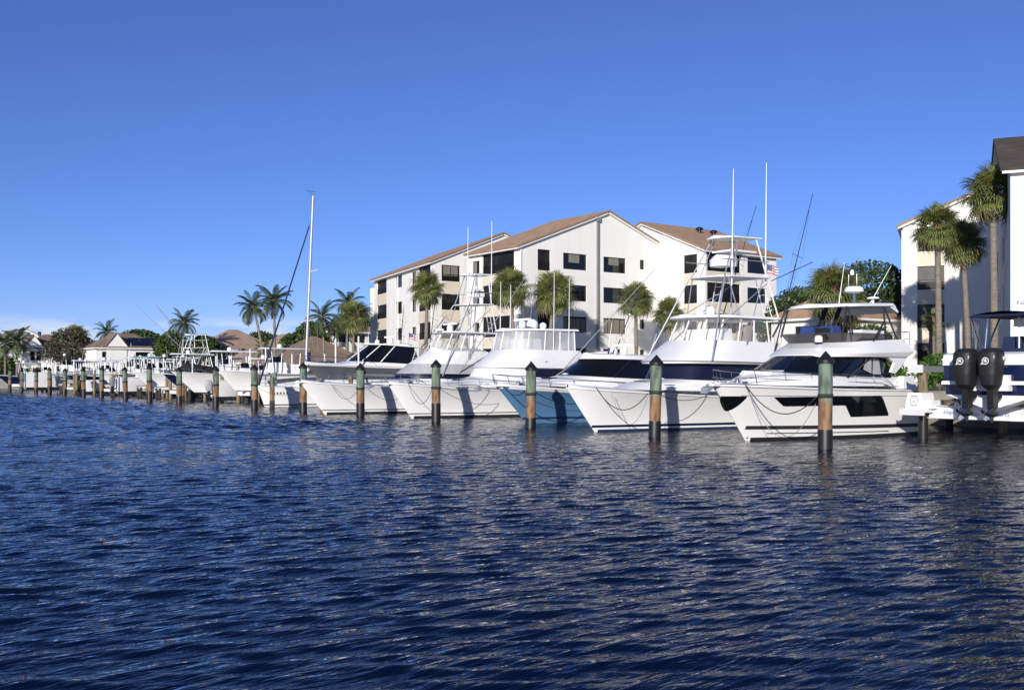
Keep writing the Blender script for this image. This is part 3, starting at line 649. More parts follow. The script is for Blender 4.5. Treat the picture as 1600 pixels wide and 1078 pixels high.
h, o = house('low white clubhouse with tan hip roof and wide dark window beside the tall trees', 46.0, 33.0, 9, 6.4, 6.9, 9.0, 'hipx', rm='roof', ov=.5, wins=(('x', 2.4, 4.5, 2.8, 1.7), ('y', 2.0, 3.6, 4.0, 2.2)), name='clubhouse', cat='building')

# ------------------------------------------------------------------ mooring piles
PS = 7.56
ORD = ['rightmost', 'second', 'third', 'fourth', 'fifth', 'sixth', 'seventh', 'eighth', 'ninth', 'tenth', 'eleventh', 'twelfth', 'thirteenth', 'fourteenth', 'fifteenth', 'sixteenth', 'seventeenth', 'eighteenth']
WHERE = ['in front of the white flybridge yacht', 'in front of the tower sportfisher hull', 'beside the blue hull bow', 'before the white hull with enclosed bridge', 'before the hull with grey canvas covers', 'at the bow left of the grey raised hull', 'at the sailboat bow under the navy furled sail', 'at the bow of the raised centre console', 'left of the raised centre console', 'in front of the dark canvas boat']
def make_pile():
    t = thing('mooring_pile', '', 'piling', group='outer row of mooring piles')
    n = 14; prof = [(.212, -1.2), (.215, .7), (.222, 1.6), (.218, 2.70), (.205, 2.74)]
    MB().lathe(prof, n).build('post', 'pile', t)
    MB().lathe([(.228, -1.2), (.232, .66), (.226, .72), (.20, .725)], n).build('sleeve', 'black', t)
    MB().lathe([(.265, 2.66), (.27, 2.76), (.13, 2.92), (.012, 3.05)], n).build('cap', 'black', t)
    mb = MB()
    for z in (1.60, 1.64, 1.69): mb.tube([(.232*math.cos(a*.45), .232*math.sin(a*.45), z+.01*math.sin(a)) for a in range(15)], .02, 5)
    mb.build('rope_wrap', 'rope', t)
    return t
pile0 = make_pile(); PILES = []
for k in range(18):
    p = pile0 if k == 0 else copy_tree(pile0)
    p.location = (random.uniform(-.12, .12) if k else 0, PS*k+(random.uniform(-.25, .25) if k > 3 else 0), random.uniform(-.2, .12) if k > 1 else 0)
    p.rotation_euler = (random.uniform(-.028, .028), random.uniform(-.028, .028), random.uniform(0, 6))
    for ch in p.children:
        if ch.name.startswith('sleeve'): ch.scale = (1, 1, random.uniform(.8, 1.25))
    p['label'] = ORD[k]+' from the right, green topped mooring pile with black cone cap'
    if k == 0: p['label'] = 'rightmost and nearest mooring pile with green top in front of the white flybridge yacht'
    PILES.append(p)
def rope(label, pts, r=.018, mt='rope', cat='rope'):
    return tag(MB().tube(pts, r, 5).build('mooring_line', mt), label, cat, 'mooring lines')

# ------------------------------------------------------------------ boat kit
def antenna(t, x, y, z0, z1, dx=0, dy=0, r=.022, mt='gel', name='antenna'):
    return MB().tube([(x, y, z0), (x+dx*.5, y+dy*.5, (z0+z1)/2), (x+dx, y+dy, z1)], r, 6, r1=r*.45).build(name, mt, t)
def outrigger(t, a, b, mt='anod', r=.036):
    a, b = Vector(a), Vector(b); mb = MB().tube([a, a.lerp(b, .5), b], r, 6, r1=r*.4)
    u = (b-a).normalized().cross(Vector((0, 1, 0))).normalized()*.35
    for k in (.3, .62):
        c = a.lerp(b, k); mb.tube([c-u, c+u], .012, 4)
        for s in (-1, 1): mb.tube([a.lerp(b, k-.28), c+u*s, a.lerp(b, min(k+.3, 1))], .005, 3)
    return mb.build('outrigger', mt, t)
def radar(t, x, y, z, open_=True):
    mb = MB().lathe([(.16, 0), (.2, .12), (.2, .3), (.14, .38)], 12, (x, y, z))
    o = mb.build('radar', 'gel', t)
    if open_: MB().box(x-.08, x+.08, y-.7, y+.7, z+.4, z+.52).build('radar_array', 'gel', o)
    return o
def dome(t, x, y, z, r=.25): return MB().lathe([(r*.7, 0), (r, r*.4), (r, r), (r*.75, r*1.45), (r*.25, r*1.7)], 12, (x, y, z)).build('satellite_dome', 'gel', t)
def ladder(mb, a0, a1, b0, b1, n=8, r=.018):
    a0, a1, b0, b1 = map(Vector, (a0, a1, b0, b1)); mb.tube([a0, a1], r); mb.tube([b0, b1], r)
    for i in range(1, n): mb.tube([a0.lerp(a1, i/n), b0.lerp(b1, i/n)], r*.8, 4)
def flag(t, p, w=.75, h=.45):
    mb = MB(); n = 7; P = Vector(p)
    def g(i, j): return P+Vector((w*i/n*.8, -w*.35*i/n+.05*math.sin(i*1.4), -h*j/7-.22*w*(i/n)))
    for j in range(7):
        for i in range(n):
            mi = 2 if (j < 4 and i < 3) else (j % 2)
            mb.add([g(i, j), g(i+1, j), g(i+1, j+1), g(i, j+1)], [(0, 1, 2, 3)], mi, True)
    o = mb.build('flag', ['flagr', 'flagw', 'flagb'], t)
    MB().tube([P-Vector((0, 0, .9)), P+Vector((0, 0, .1))], .015, 5).build('flagstaff', 'anod', t); return o
def band(t, name, r0, r1, mt, back=False):
    mb = MB().strip(r0, r1)
    if back: mb.add([r0[0], r0[-1], r1[-1], r1[0]], [(0, 1, 2, 3)])
    return mb.build(name, mt, t)
def mullions(t, r0, r1, idx, r=.03, mt='gel', name='mullion'):
    for i in idx: MB().tube([r0[i], r1[i]], r, 5).build(name, mt, t)
def outboard(t, x, y, z, s=1., mt='cover', marks=True, tilt=.12):
    """powerhead under a cover, midsection, gearcase and propeller; faces -x (aft)"""
    X_, Y_, Z_ = x, y, z; x = y = z = 0.; made = []
    mb = MB(); P = []
    for zz, w, f0, f1 in ((0, .17, -.22, .2), (.12, .25, -.36, .24), (.45, .30, -.43, .27), (.85, .335, -.45, .30), (1.12, .32, -.41, .31), (1.24, .24, -.28, .25), (1.27, .1, -.12, .14)):
        c = (f0+f1)/2; L = (f1-f0)/2; rg = []
        for j in range(20):
            a = 6.28318*j/20; ca, sa = math.cos(a), math.sin(a)
            rg.append(Vector((x+s*(c+L*math.copysign(abs(ca)**.62, ca)), y+s*w*math.copysign(abs(sa)**.62, sa), z+s*zz)))
        P.append(rg)
    for a, b in zip(P, P[1:]): mb.strip(a+[a[0]], b+[b[0]])
    mb.add(P[-1], [tuple(range(20))]); mb.add(P[0], [tuple(range(19, -1, -1))])
    o = mb.build('engine_cowl', mt, t, ang=60); made.append(o)
    made.append(MB().box(x-.13*s, x+.16*s, y-.1*s, y+.1*s, z-.62*s, z+.05*s, tx=-.02).tube([(x-.12*s, y, z-.5*s), (x+.45*s, y, z-.25*s)], .09*s, 6).build('midsection', 'black', t))
    mb = MB(); mb.lathe([(.03, -.42), (.085, -.25), (.1, 0), (.085, .2), (.05, .3)], 10)
    g = MB(); g.v = [(x+(p[2])*s, y+p[0]*s, z-.78*s+p[1]*s) for p in mb.v]; g.f = mb.f; g.m = mb.m; g.sm = mb.sm
    g.prism([(x-.16*s, z-.84*s), (x+.1*s, z-.84*s), (x+.02*s, z-1.06*s), (x-.1*s, z-1.06*s)], y-.015, y+.015)
    g.prism([(x-.2*s, z-.6*s), (x+.16*s, z-.6*s), (x+.12*s, z-.78*s), (x-.12*s, z-.78*s)], y-.05, y+.05)
    made.append(g.build('gearcase', 'black', t))
    pr = MB()
    for k in range(3):
        a = k*2.094+.5; d = Vector((0, math.cos(a), math.sin(a))); e_ = Vector((0, -math.sin(a), math.cos(a))); c = Vector((x-.36*s, y, z-.78*s))
        pr.add([c+d*.05*s, c+d*.14*s+e_*.08*s+Vector((-.05, 0, 0)), c+d*.22*s+e_*.02*s, c+d*.14*s-e_*.08*s+Vector((.05, 0, 0))], [(0, 1, 2, 3)])
    made.append(pr.build('propeller', 'steel', t))
    if marks:
        def sp(yy, zz): return Vector((x-s*(.445+.004), y+yy*s, z+zz*s))
        mb = MB(); c = (-.02, .86)
        ro = [(.115*math.cos(k*.3927), .115*math.sin(k*.3927)) for k in range(17)]; ri = [(.085*math.cos(k*.3927), .085*math.sin(k*.3927)) for k in range(17)]
        mb.strip([sp(c[0]+a, c[1]+b) for a, b in ro], [sp(c[0]+a, c[1]+b) for a, b in ri])
        mb.add([sp(c[0]-.05, c[1]-.05), sp(c[0]+.05, c[1]-.03), sp(c[0]+.06, c[1]+.05), sp(c[0]-.03, c[1]+.06)], [(3, 2, 1, 0)])
        mb.add([sp(c[0]+.08, c[1]-.11), sp(c[0]+.16, c[1]-.11), sp(c[0]+.11, c[1]-.04)], [(0, 1, 2)])
        mb.build('emblem', 'printw', o)
        MB().add([(x-.40*s, y-.255*s, z+.93*s), (x-.40*s, y-.255*s, z+1.03*s), (x+.1*s, y-.339*s, z+.99*s), (x+.1*s, y-.339*s, z+.89*s)], [(0, 1, 2, 3)]).build('brand_strip', 'printw', o)
    for q in made: q.location = (X_, Y_, Z_); q.rotation_euler = (0, 0, math.pi)
    return o
def bow_gear(t, H, x0=-.3, anchor=True):
    zb = H.zb
    MB().box(x0, 1.0, -.22, .22, zb-.05, zb+.04, tx=.05, ty=.03).build('pulpit', 'gel', t)
    if anchor:
        mb = MB().tube([(x0-.12, 0, zb-.02), (x0+.5, 0, zb+.07)], .03); mb.prism([(x0-.25, zb-.3), (x0+.12, zb-.12), (x0+.0, zb-.04), (x0-.2, zb-.1)], -.14, .14); mb.build('anchor', 'anod', t)
    for sg in (1, -1): MB().box(1.0, 1.25, sg*.45-.03, sg*.45+.03, zb, zb+.1).build('cleat', 'steel', t)
    MB().lathe([(.12, 0), (.12, .1), (.07, .12), (.1, .2)], 10, (1.3, 0, zb)).build('windlass', 'steel', t)

# ------------------------------------------------------------------ white flybridge yacht, first slip
def flybridge_yacht():
    t = thing('flybridge_yacht', 'white flybridge motor yacht with hardtop and long black hull windows at the right', 'yacht', (-.87, 3.85, 0))
    H = Hull(10.4, 3.95, 1.98, 1.72, 1.75, flare=.12, pb=3.0, pw=2.3, full=.94)
    H.mesh([(9, 0)], ['gelw'], parent=t); H.stripe('bottom_paint', .12, -.35, 'bottom', t)
    o = H.patch(lambda x: .56-.012*x, lambda x: .43-.012*x, 1.55, 10.3, 26).build('boot_stripe', 'pipe', t)
    H.patch(lambda x: .30-.01*x, lambda x: .265-.01*x, 2.4, 8.0, 20).build('spray_rail', 'pipe', t)
    def lo(x): return 1.18 if x < 6.2 else max(1.18-.42*min((x-6.2)/.35, 1), .76)
    def hi(x): return 1.55
    H.patch(lambda x: 1.54 if x < 7.3 else 1.54-.72*((x-7.3)/.6)**1.2, lambda x: max(1.54-.33*min((x-2.05)/.55, 1), 1.21) if x < 5.35 else 1.21-.43*min((x-5.35)/.4, 1), 2.05, 7.88, 44, 3).build('hull_window', 'glass', t)
    H.patch(lambda x: 1.58, lambda x: 1.58-.52*math.sin(math.pi*min(max((x-.30)/.82, 0), 1))**.8, .36, 1.10, 20, 4, .014).build('bow_recess', 'glass', t)
    H.rub(.035, -.02).build('rub_rail', 'gel', t); H.rub(.012, .03).build('rail_stripe', 'pipe', t)
    H.patch(lambda x: 1.62-.012*x, lambda x: 1.60-.012*x, .9, 10.2, 20).build('knuckle_line', 'gutter', t)
    mb = MB()
    for i, dx in enumerate((0, .09, .18, .3)): 
        x = 6.35+dx; y = H.y(x, 1.74); mb.add([(x, -y-.015, 1.71), (x+.05, -y-.015, 1.71), (x+.06, -y-.015, 1.78), (x+.02, -y-.015, 1.78)], [(0, 1, 2, 3)])
    mb.build('lettering', 'printk', t)
    for x, z in ((1.75, .1), (6.0, .38), (8.0, .34)): MB().lathe([(.035, 0), (.035, .03)], 8).build('drain', 'black', t, (x, -H.y(x, z)-.02, z))
    H.deck(.0, .1).build('deck', 'deck', t)
    # bulwark and coachroof
    r0 = ring(1.3, 9.9, 1.80, 1.94, 1.86, D=4.0, e=2.1); r1 = ring(1.75, 9.9, 1.62, 2.22, 2.1, D=3.9, e=2.1); r2 = ring(2.35, 9.9, 1.5, 2.36, 2.2, D=3.4, e=2.2)
    mb = MB().strip(r0, r1).strip(r1, r2).cap(r2, .1); mb.build('coachroof', 'gel', t)
    MB().box(2.3, 3.6, -.7, .7, 2.3, 2.46, tx=.1, ty=.08).build('sun_pad', 'whitecanvas', t)
    g0 = ring(2.75, 8.6, 1.58, 2.36, 2.2, D=2.6, e=2.3); g1 = ring(4.3, 8.3, 1.52, 3.0, 2.94, D=2.3, e=2.3)
    gl = band(t, 'windscreen', g0, g1, 'glass', True)
    for sg in (-1, 1):
        MB().add([(6.6, sg*1.61, 2.5), (7.15, sg*1.61, 2.35), (7.25, sg*1.56, 2.88), (6.85, sg*1.56, 2.92)], [(0, 1, 2, 3)]).build('curtain', 'greycanvas', gl); MB().add([(7.22, sg*1.61, 2.33), (7.8, sg*1.61, 2.32), (7.75, sg*1.56, 2.87), (7.33, sg*1.56, 2.92)], [(0, 1, 2, 3)]).build('curtain', 'greycanvas', gl)
    MB().tube([(g0[3].x-.6, -1.6, 2.2), (7.2, -1.57, 2.95)], .04).build('pillar', 'pipe', t)
    # flybridge moulding
    f0 = ring(4.35, 9.35, 1.84, 2.95, 2.98, D=2.6, e=2.3); f1 = ring(4.4, 9.7, 1.92, 3.03, 3.18, D=2.6, e=2.3); f2 = ring(4.95, 9.6, 1.82, 3.28, 3.36, D=2.3, e=2.3); f3 = ring(5.7, 9.3, 1.62, 3.5, 3.66, D=1.6, e=2.4, wb=1.7)
    mb = MB().cap(f0, .0).strip(f0, f1).strip(f1, f2).strip(f2, f3).cap(f3, -.25); mb.add([f0[0], f0[-1], f1[-1], f1[0]], [(0, 1, 2, 3)]); mb.add([f1[0], f1[-1], f3[-1], f3[0]], [(0, 1, 2, 3)])
    mb.build('flybridge', 'gel', t, ang=30)
    for sg in (-1, 1): MB().prism([(8.0, 2.96), (9.5, 3.05), (9.2, 2.75), (8.55, 2.35), (8.25, 2.4), (8.5, 2.75)], sg*1.72-.05, sg*1.72+.05).build('wing', 'gel', t)
    v0 = ring(5.65, 8.7, 1.58, 3.48, 3.62, D=1.5, e=2.5); v1 = ring(5.25, 8.5, 1.66, 3.84, 3.84, D=1.5, e=2.5)
    band(t, 'flybridge_screen', v0, v1, 'smoke')
    for y in (-.75, .1): MB().box(6.0, 6.6, y, y+.65, 3.5, 4.12, tx=.06, ty=.05).build('helm_seat', 'bluecanvas', t)
    MB().box(6.9, 8.7, -1.35, -.7, 3.55, 3.98, tx=.1, ty=.05).build('bench', 'whitecanvas', t); MB().box(7.2, 8.9, .4, 1.3, 3.55, 3.95, tx=.1, ty=.05).build('bench', 'red', t)
    MB().box(7.4, 8.6, -1.3, -.5, 3.45, 3.8).build('bench', 'red', t)
    MB().lathe([(.14, 0), (.15, .1), (.13, .22), (.05, .26)], 12, (5.35, -.55, 3.5)).build('searchlight', 'gel', t)
    MB().lathe([(.11, 0), (.12, .08), (.08, .18)], 10, (4.15, -1.75, 2.3)).build('searchlight', 'gel', t)
    MB().box(5.4, 5.75, -.8, -.35, 3.6, 4.02, tx=.05).build('instrument_pod', 'black', t)
    # hardtop
    h0 = ring(5.45, 9.3, 1.4, 4.78, 4.96, D=1.5, e=2.4, wb=1.3); mb = slab(MB(), h0, .10, .06, .04)
    mb.prism([(9.1, 4.9), (9.65, 4.70), (9.7, 4.76), (9.3, 5.06)], -1.25, 1.25); mb.build('hardtop', 'gel', t)
    mb = MB()
    for sg in (-1, 1):
        for a, b in (((5.4, 1.5, 3.75), (6.0, 1.3, 4.8)), ((6.0, 1.55, 3.75), (6.1, 1.3, 4.8)), ((8.2, 1.6, 3.6), (8.5, 1.3, 4.9)), ((9.0, 1.6, 3.6), (8.55, 1.3, 4.9)), ((7.2, 1.65, 3.55), (8.35, 1.42, 4.3))):
            MB().tube([(a[0], sg*a[1], a[2]), (b[0], sg*b[1], b[2])], .04).build('hardtop_strut', 'pipe', t)
    mb = MB().tube([(6.4, .2, 3.9), (7.0, .2, 4.82)], .09); mb.tube([(6.7, -.2, 3.9), (7.3, -.2, 4.85)], .09); mb.build('hardtop_arm', 'black', t)
    MB().tube([(8.6, 0, 5.05), (8.6, 0, 5.5)], .05).build('mast', 'steel', t); MB().lathe([(.22, 0), (.36, .05), (.36, .16), (.3, .24)], 14, (8.6, 0, 5.5)).build('radar', 'gel', t)
    mb = MB().tube([(8.7, .3, 5.7), (8.7, .3, 6.25), (8.7, -.05, 6.25), (8.7, -.05, 5.7)], .015); mb.build('light_hoop', 'steel', t)
    MB().lathe([(.06, 0), (.08, .1), (.05, .2)], 8, (8.7, .15, 6.22)).build('anchor_light', 'gel', t)
    antenna(t, 8.3, .5, 5.0, 6.8, .9, .3); antenna(t, 9.2, -.3, 5.05, 6.6, .9, -.4)
    MB().lathe([(.04, 0), (.04, .16), (.24, .18), (.22, .24), (.08, .27)], 12, (9.3, -.4, 5.1)).build('satellite_dome', 'gel', t)
    H.rail(.1, 8.6, .52, 1.15, .14, .017, .5).build('bow_rail', 'steel', t)
    bow_gear(t, H, -.25)
    MB().tube([(9.2, -1.75, 3.4), (9.2, -1.75, 3.95), (9.6, -1.75, 3.95), (9.6, 1.75, 3.95)], .018).tube([(9.2, -1.75, 3.68), (9.6, -1.75, 3.68)], .013).tube([(9.6, -1.75, 3.3), (9.6, -1.75, 3.95)], .016).build('aft_rail', 'steel', t)
    MB().box(8.6, 10.2, -1.75, 1.75, 1.7, 2.05).box(8.9, 9.9, -1.9, -1.55, 1.75, 2.25, tx=.15, ty=.06).build('cockpit', 'gel', t)
    for y in (-.75, .35): MB().tube([(3.0, y, 2.5), (3.75, y+.3, 2.78)], .012, 4).build('wiper', 'black', t)
    MB().box(2.4, 2.95, -.3, .3, 2.46, 2.5).build('foredeck_hatch', 'smoke', t)
    for x in (3.4, 5.6, 7.6): MB().box(x, x+.22, -H.y(x, 1.8)+.06, -H.y(x, 1.8)+.12, 1.86, 1.94).build('cleat', 'steel', t)
    return t, H
fb, fbH = flybridge_yacht(); fb.rotation_euler = (0, 0, R(3.5))

# ------------------------------------------------------------------ sportfisher with tuna tower, second slip
def tower_parts(t, legs, deck, top, buggy=True, mt='anod', mt2='alu'):
    """legs: (x_fwd_lo, x_aft_lo, half width, z fwd, z aft); deck: (x0, x1, w, z); top: (x0, x1, w, z)"""
    xf, xa, w, zf, za = legs; x0, x1, dw, dz = deck; u0, u1, uw, uz = top
    for sg in (-1, 1):
        MB().tube([(xf, sg*w, zf), (x0+.3, sg*dw, dz)], .038).build('tower_leg', mt, t)
        MB().tube([(xa, sg*w*.92, za), (x1-.1, sg*dw, dz), (u1-.3, sg*uw*.9, uz)], .036).build('tower_leg', mt2, t)
        mb = MB(); mb.tube([(xf+(xa-xf)*.42, sg*w*.95, (zf+za)/2+.9), (x0+.5, sg*dw, dz)], .025); mb.tube([(xf+(xa-xf)*.42, sg*w*.95, (zf+za)/2+.9), (x1-.4, sg*dw, dz)], .025)
        mb.tube([(xf+.8, sg*w*.85, zf+(dz-zf)*.4), (x1-.2, sg*dw*1.05, dz-.25)], .022)
        mb.tube([(x0+.35, sg*dw*.95, dz), (u0+.55, sg*uw*.8, uz)], .03); mb.tube([(x0+.9, sg*dw*.95, dz+.02), (u0+.75, sg*uw*.8, uz)], .022)
        mb.tube([(x0+.1, sg*dw, dz+.7), (x1, sg*dw, dz+.75)], .022)
        mb.build('tower_brace', mt, t)
    mb = MB(); ladder(mb, (xa-.15, -w*.75, za), (x1-.2, -dw*.8, dz), (xa-.15, -w*.75+.42, za), (x1-.2, -dw*.8+.38, dz), 11); mb.build('ladder', mt2, t)
    mb = MB(); ladder(mb, (xf+(xa-xf)*.45, .2, zf+1.2), (x0+(x1-x0)*.5, .2, dz), (xf+(xa-xf)*.45, .6, zf+1.2), (x0+(x1-x0)*.5, .6, dz), 7); mb.build('ladder', mt2, t)
    slab(MB(), ring(x0, x1, dw+.12, dz-.06, dz, D=.8, e=2.3), .06, .01).build('tower_platform', mt2, t)
    if buggy:
        b0 = ring(x0+.75, x0+1.75, .46, dz+.5, D=.45); b1 = ring(x0+.75, x0+1.75, .5, dz+.78, D=.45); b2 = ring(x0+.95, x0+1.75, .4, dz+.98, D=.4)
        MB().cap(b0).strip(b0, b1).strip(b1, b2).cap(b2, .05).add([b0[0], b0[-1], b2[-1], b2[0]], [(0, 1, 2, 3)]).build('control_station', 'gel', t)
    slab(MB(), ring(u0, u1, uw, uz, uz+.05, D=.7, e=2.4), .05, .10).build('tower_top', 'gel', t)
def sportfisher():
    t = thing('sportfishing_yacht', 'white sportfishing yacht with tall tuna tower and navy windscreen cover', 'yacht', (-1.12, 11.34, 0))
    H = Hull(14.6, 4.6, 1.78, 1.15, 1.45, flare=.32)
    H.mesh([(9, 0)], ['gel'], parent=t); H.stripe('boot_stripe', .27, .17, 'navy', t); H.stripe('bottom_paint', .09, -.35, 'bluebottom', t)
    H.rub(.03).build('rub_rail', 'gelw', t); H.deck(.0, .16).build('deck', 'deck', t)
    r0 = ring(2.6, 13, 1.7, 1.70, 1.45, D=3.6, e=2.1); r1 = ring(3.6, 13, 1.6, 1.98, 1.75, D=3.2, e=2.2); r2 = ring(5.0, 13, 1.62, 2.13, 2.05, D=2.2, e=2.4)
    MB().strip(r0, r1).strip(r1, r2).cap(r2, .05).build('cabin_trunk', 'gel', t)
    g0 = ring(5.0, 11.4, 1.72, 2.1, 2.1, D=2.0, e=2.5); g1 = ring(5.45, 11.4, 1.68, 2.82, 2.78, D=2.0, e=2.5)
    band(t, 'windscreen', g0, g1, 'navymesh', True)
    b0 = ring(4.95, 11.3, 1.95, 2.78, 2.72, D=2.4, e=2.5); b1 = ring(4.9, 11.3, 2.02, 2.88, 2.80, D=2.4, e=2.5); b2 = ring(5.6, 11.2, 1.9, 3.3, 3.2, D=2.1, e=2.5); b3 = ring(6.35, 10.8, 1.72, 3.78, 3.7, D=1.8, e=2.5)
    mb = MB().cap(b0).strip(b0, b1).strip(b1, b2).strip(b2, b3).cap(b3, -.03); mb.add([b0[0], b0[-1], b3[-1], b3[0]], [(0, 1, 2, 3)]); mb.build('bridge', 'gel', t)
    v0 = ring(6.45, 10.2, 1.66, 3.78, 3.7, D=1.7, e=2.5); v1 = ring(6.95, 10.2, 1.5, 4.75, 4.78, D=1.6, e=2.5)
    band(t, 'clear_enclosure', v0, v1, 'vinyl2')
    mullions(t, v0, v1, (0, 2, 4, 7, 10, 13, 16, 19, 22, 24, 26), .035)
    MB().box(7.6, 8.6, -1.0, .9, 3.75, 4.3, tx=.1).build('helm_console', 'gel', t); MB().box(9.3, 9.9, -1.1, -.5, 3.75, 4.5, tx=.06).build('helm_chair', 'tancanvas', t); MB().box(9.3, 9.9, .4, 1.0, 3.75, 4.5, tx=.06).build('helm_chair', 'whitecanvas', t)
    slab(MB(), ring(6.55, 11.5, 1.68, 4.76, 4.74, D=1.7, e=2.5), .10, .07, .03).build('hardtop', 'gel', t)
    MB().lathe([(.6, 0), (.58, .1), (.3, .2)], 14, (9.8, .2, 4.86)).build('roof_hatch', 'gel', t)
    radar(t, 7.6, -.6, 4.86, False); dome(t, 8.4, .8, 4.86, .22)
    tower_parts(t, (6.2, 11.6, 1.98, 2.9, 2.6), (7.7, 10.9, 1.05, 6.62), (8.5, 10.7, .85, 8.35))
    MB().box(9.0, 10.6, -.6, .6, 7.78, 7.86).build('visor', 'whitecanvas', t)
    antenna(t, 8.5, -1.0, 6.2, 11.3, .12, 0, .035); antenna(t, 10.85, -.9, 6.4, 11.85, .08, 0, .035)
    outrigger(t, (10.2, -1.86, 3.0), (11.8, -2.76, 10.3), 'pipe'); outrigger(t, (10.2, 1.86, 3.0), (14.0, 2.3, 10.6), 'pipe')
    MB().tube([(10.9, -1.2, 6.5), (12.0, -2.6, 7.3)], .02).build('spreader', 'pipe', t)
    for i in range(5): MB().tube([(12.6+.1*i, -1.5+.5*i, 2.6), (12.8+.1*i, -1.5+.5*i, 4.1)], .015, 4).build('fishing_rod', 'black', t)
    flag(t, (10.95, -.9, 7.3), .62, .4)
    MB().box(12.2, 13.6, -2.0, 2.0, 1.2, 1.5).box(12.1, 12.4, -1.9, 1.9, 1.4, 2.75).build('cockpit', 'gel', t)
    MB().box(3.9, 4.3, -1.72, -1.5, 1.86, 1.9).build('cleat', 'steel', t)
    MB().box(3.9, 4.6, -.35, .35, 1.98, 2.05, tx=.04, ty=.04).build('foredeck_hatch', 'smoke', t)
    e0 = [p+Vector((-.012, 0, 0)) for p in b1]; MB().tube([Vector((p.x, p.y*1.004, p.z)) for p in e0], .018, 5).build('eyebrow_trim', 'gutter', t)
    for sg in (-1, 1):
        MB().box(9.6, 10.4, sg*H.b(.68, .3)-.02, sg*H.b(.68, .3)+.02, .85, 1.02).build('engine_vent', 'gutter', t)
    MB().box(7.0, 7.7, -.55, .3, 3.6, 3.66).build('bridge_hatch', 'smoke', t)
    return t, H
sf, sfH = sportfisher()

# ------------------------------------------------------------------ blue express cruiser, third slip
def blue_express():
    t = thing('express_cruiser', 'blue hulled express cruiser with wraparound black windscreen and white hardtop', 'yacht', (.85, 18.9, 0))
    H = Hull(13.6, 4.5, 1.80, 1.2, 1.75, flare=.3)
    H.mesh([(9, 0)], ['blue'], parent=t); H.stripe('boot_stripe', .28, .17, 'bluebottom', t)
    H.patch(lambda x: H.sheer(x/H.L)+.02, lambda x: H.sheer(x/H.L)-.13, .06, 13.5, 24, 1).build('gunwale', 'gel', t)
    H.rub(.03).build('rub_rail', 'gel', t); H.deck(.0, .16).build('deck', 'deck', t)
    r0 = ring(1.8, 11, 1.75, 1.78, 1.5, D=4.2, e=2.0); r1 = ring(3.0, 11, 1.66, 2.1, 1.9, D=3.6, e=2.1); r2 = ring(4.1, 11, 1.6, 2.28, 2.2, D=2.6, e=2.2)
    MB().strip(r0, r1).strip(r1, r2).cap(r2, .1).build('foredeck_trunk', 'gel', t)
    g0 = ring(4.0, 11.0, 1.68, 2.26, 1.95, D=2.4, e=2.3); g1 = ring(5.5, 10.4, 1.5, 3.08, 3.02, D=2.2, e=2.3)
    band(t, 'windscreen', g0, g1, 'glass', True)
    mullions(t, g0, g1, (5, 21), .03, 'black')
    slab(MB(), ring(5.25, 11.2, 1.62, 3.08, 2.98, D=2.4, e=2.3), .2, .12, .1).build('hardtop', 'gel', t)
    H.rail(-.15, 8.2, .52, 1.25, .16, .018, .5, .25).build('bow_rail', 'steel', t)
    bow_gear(t, H, -.9)
    radar(t, 8.3, .3, 3.35); dome(t, 6.9, -.5, 3.32, .2); MB().lathe([(.75, 0), (.7, .12), (.3, .2)], 16, (7.2, .4, 3.3)).build('roof_hatch', 'gel', t)
    antenna(t, 8.0, 1.2, 3.3, 5.0, .3, 0); antenna(t, 8.9, -1.0, 3.3, 4.4, .5, 0)
    MB().tube([(6.1, -1.0, 3.3), (6.2, -.9, 3.62)], .05).tube([(6.3, -1.1, 3.3), (6.3, -1.2, 3.55)], .04).build('horn', 'steel', t)
    outrigger(t, (8.6, -1.7, 3.1), (12.6, -3.6, 7.2), 'steel'); outrigger(t, (8.8, 1.7, 3.1), (12.6, 3.6, 7.2), 'steel')
    MB().box(11, 13.3, -2.0, 2.0, 1.2, 1.55).build('cockpit', 'gel', t)
    MB().box(2.9, 3.6, -.35, .35, 2.1, 2.17, tx=.04, ty=.04).build('foredeck_hatch', 'smoke', t)
    for x in (4.6, 5.1): MB().tube([(x, -.9, 2.38), (x+.55, -.6, 2.72)], .012, 4).build('wiper', 'black', t)
    return t, H
be_, beH = blue_express()

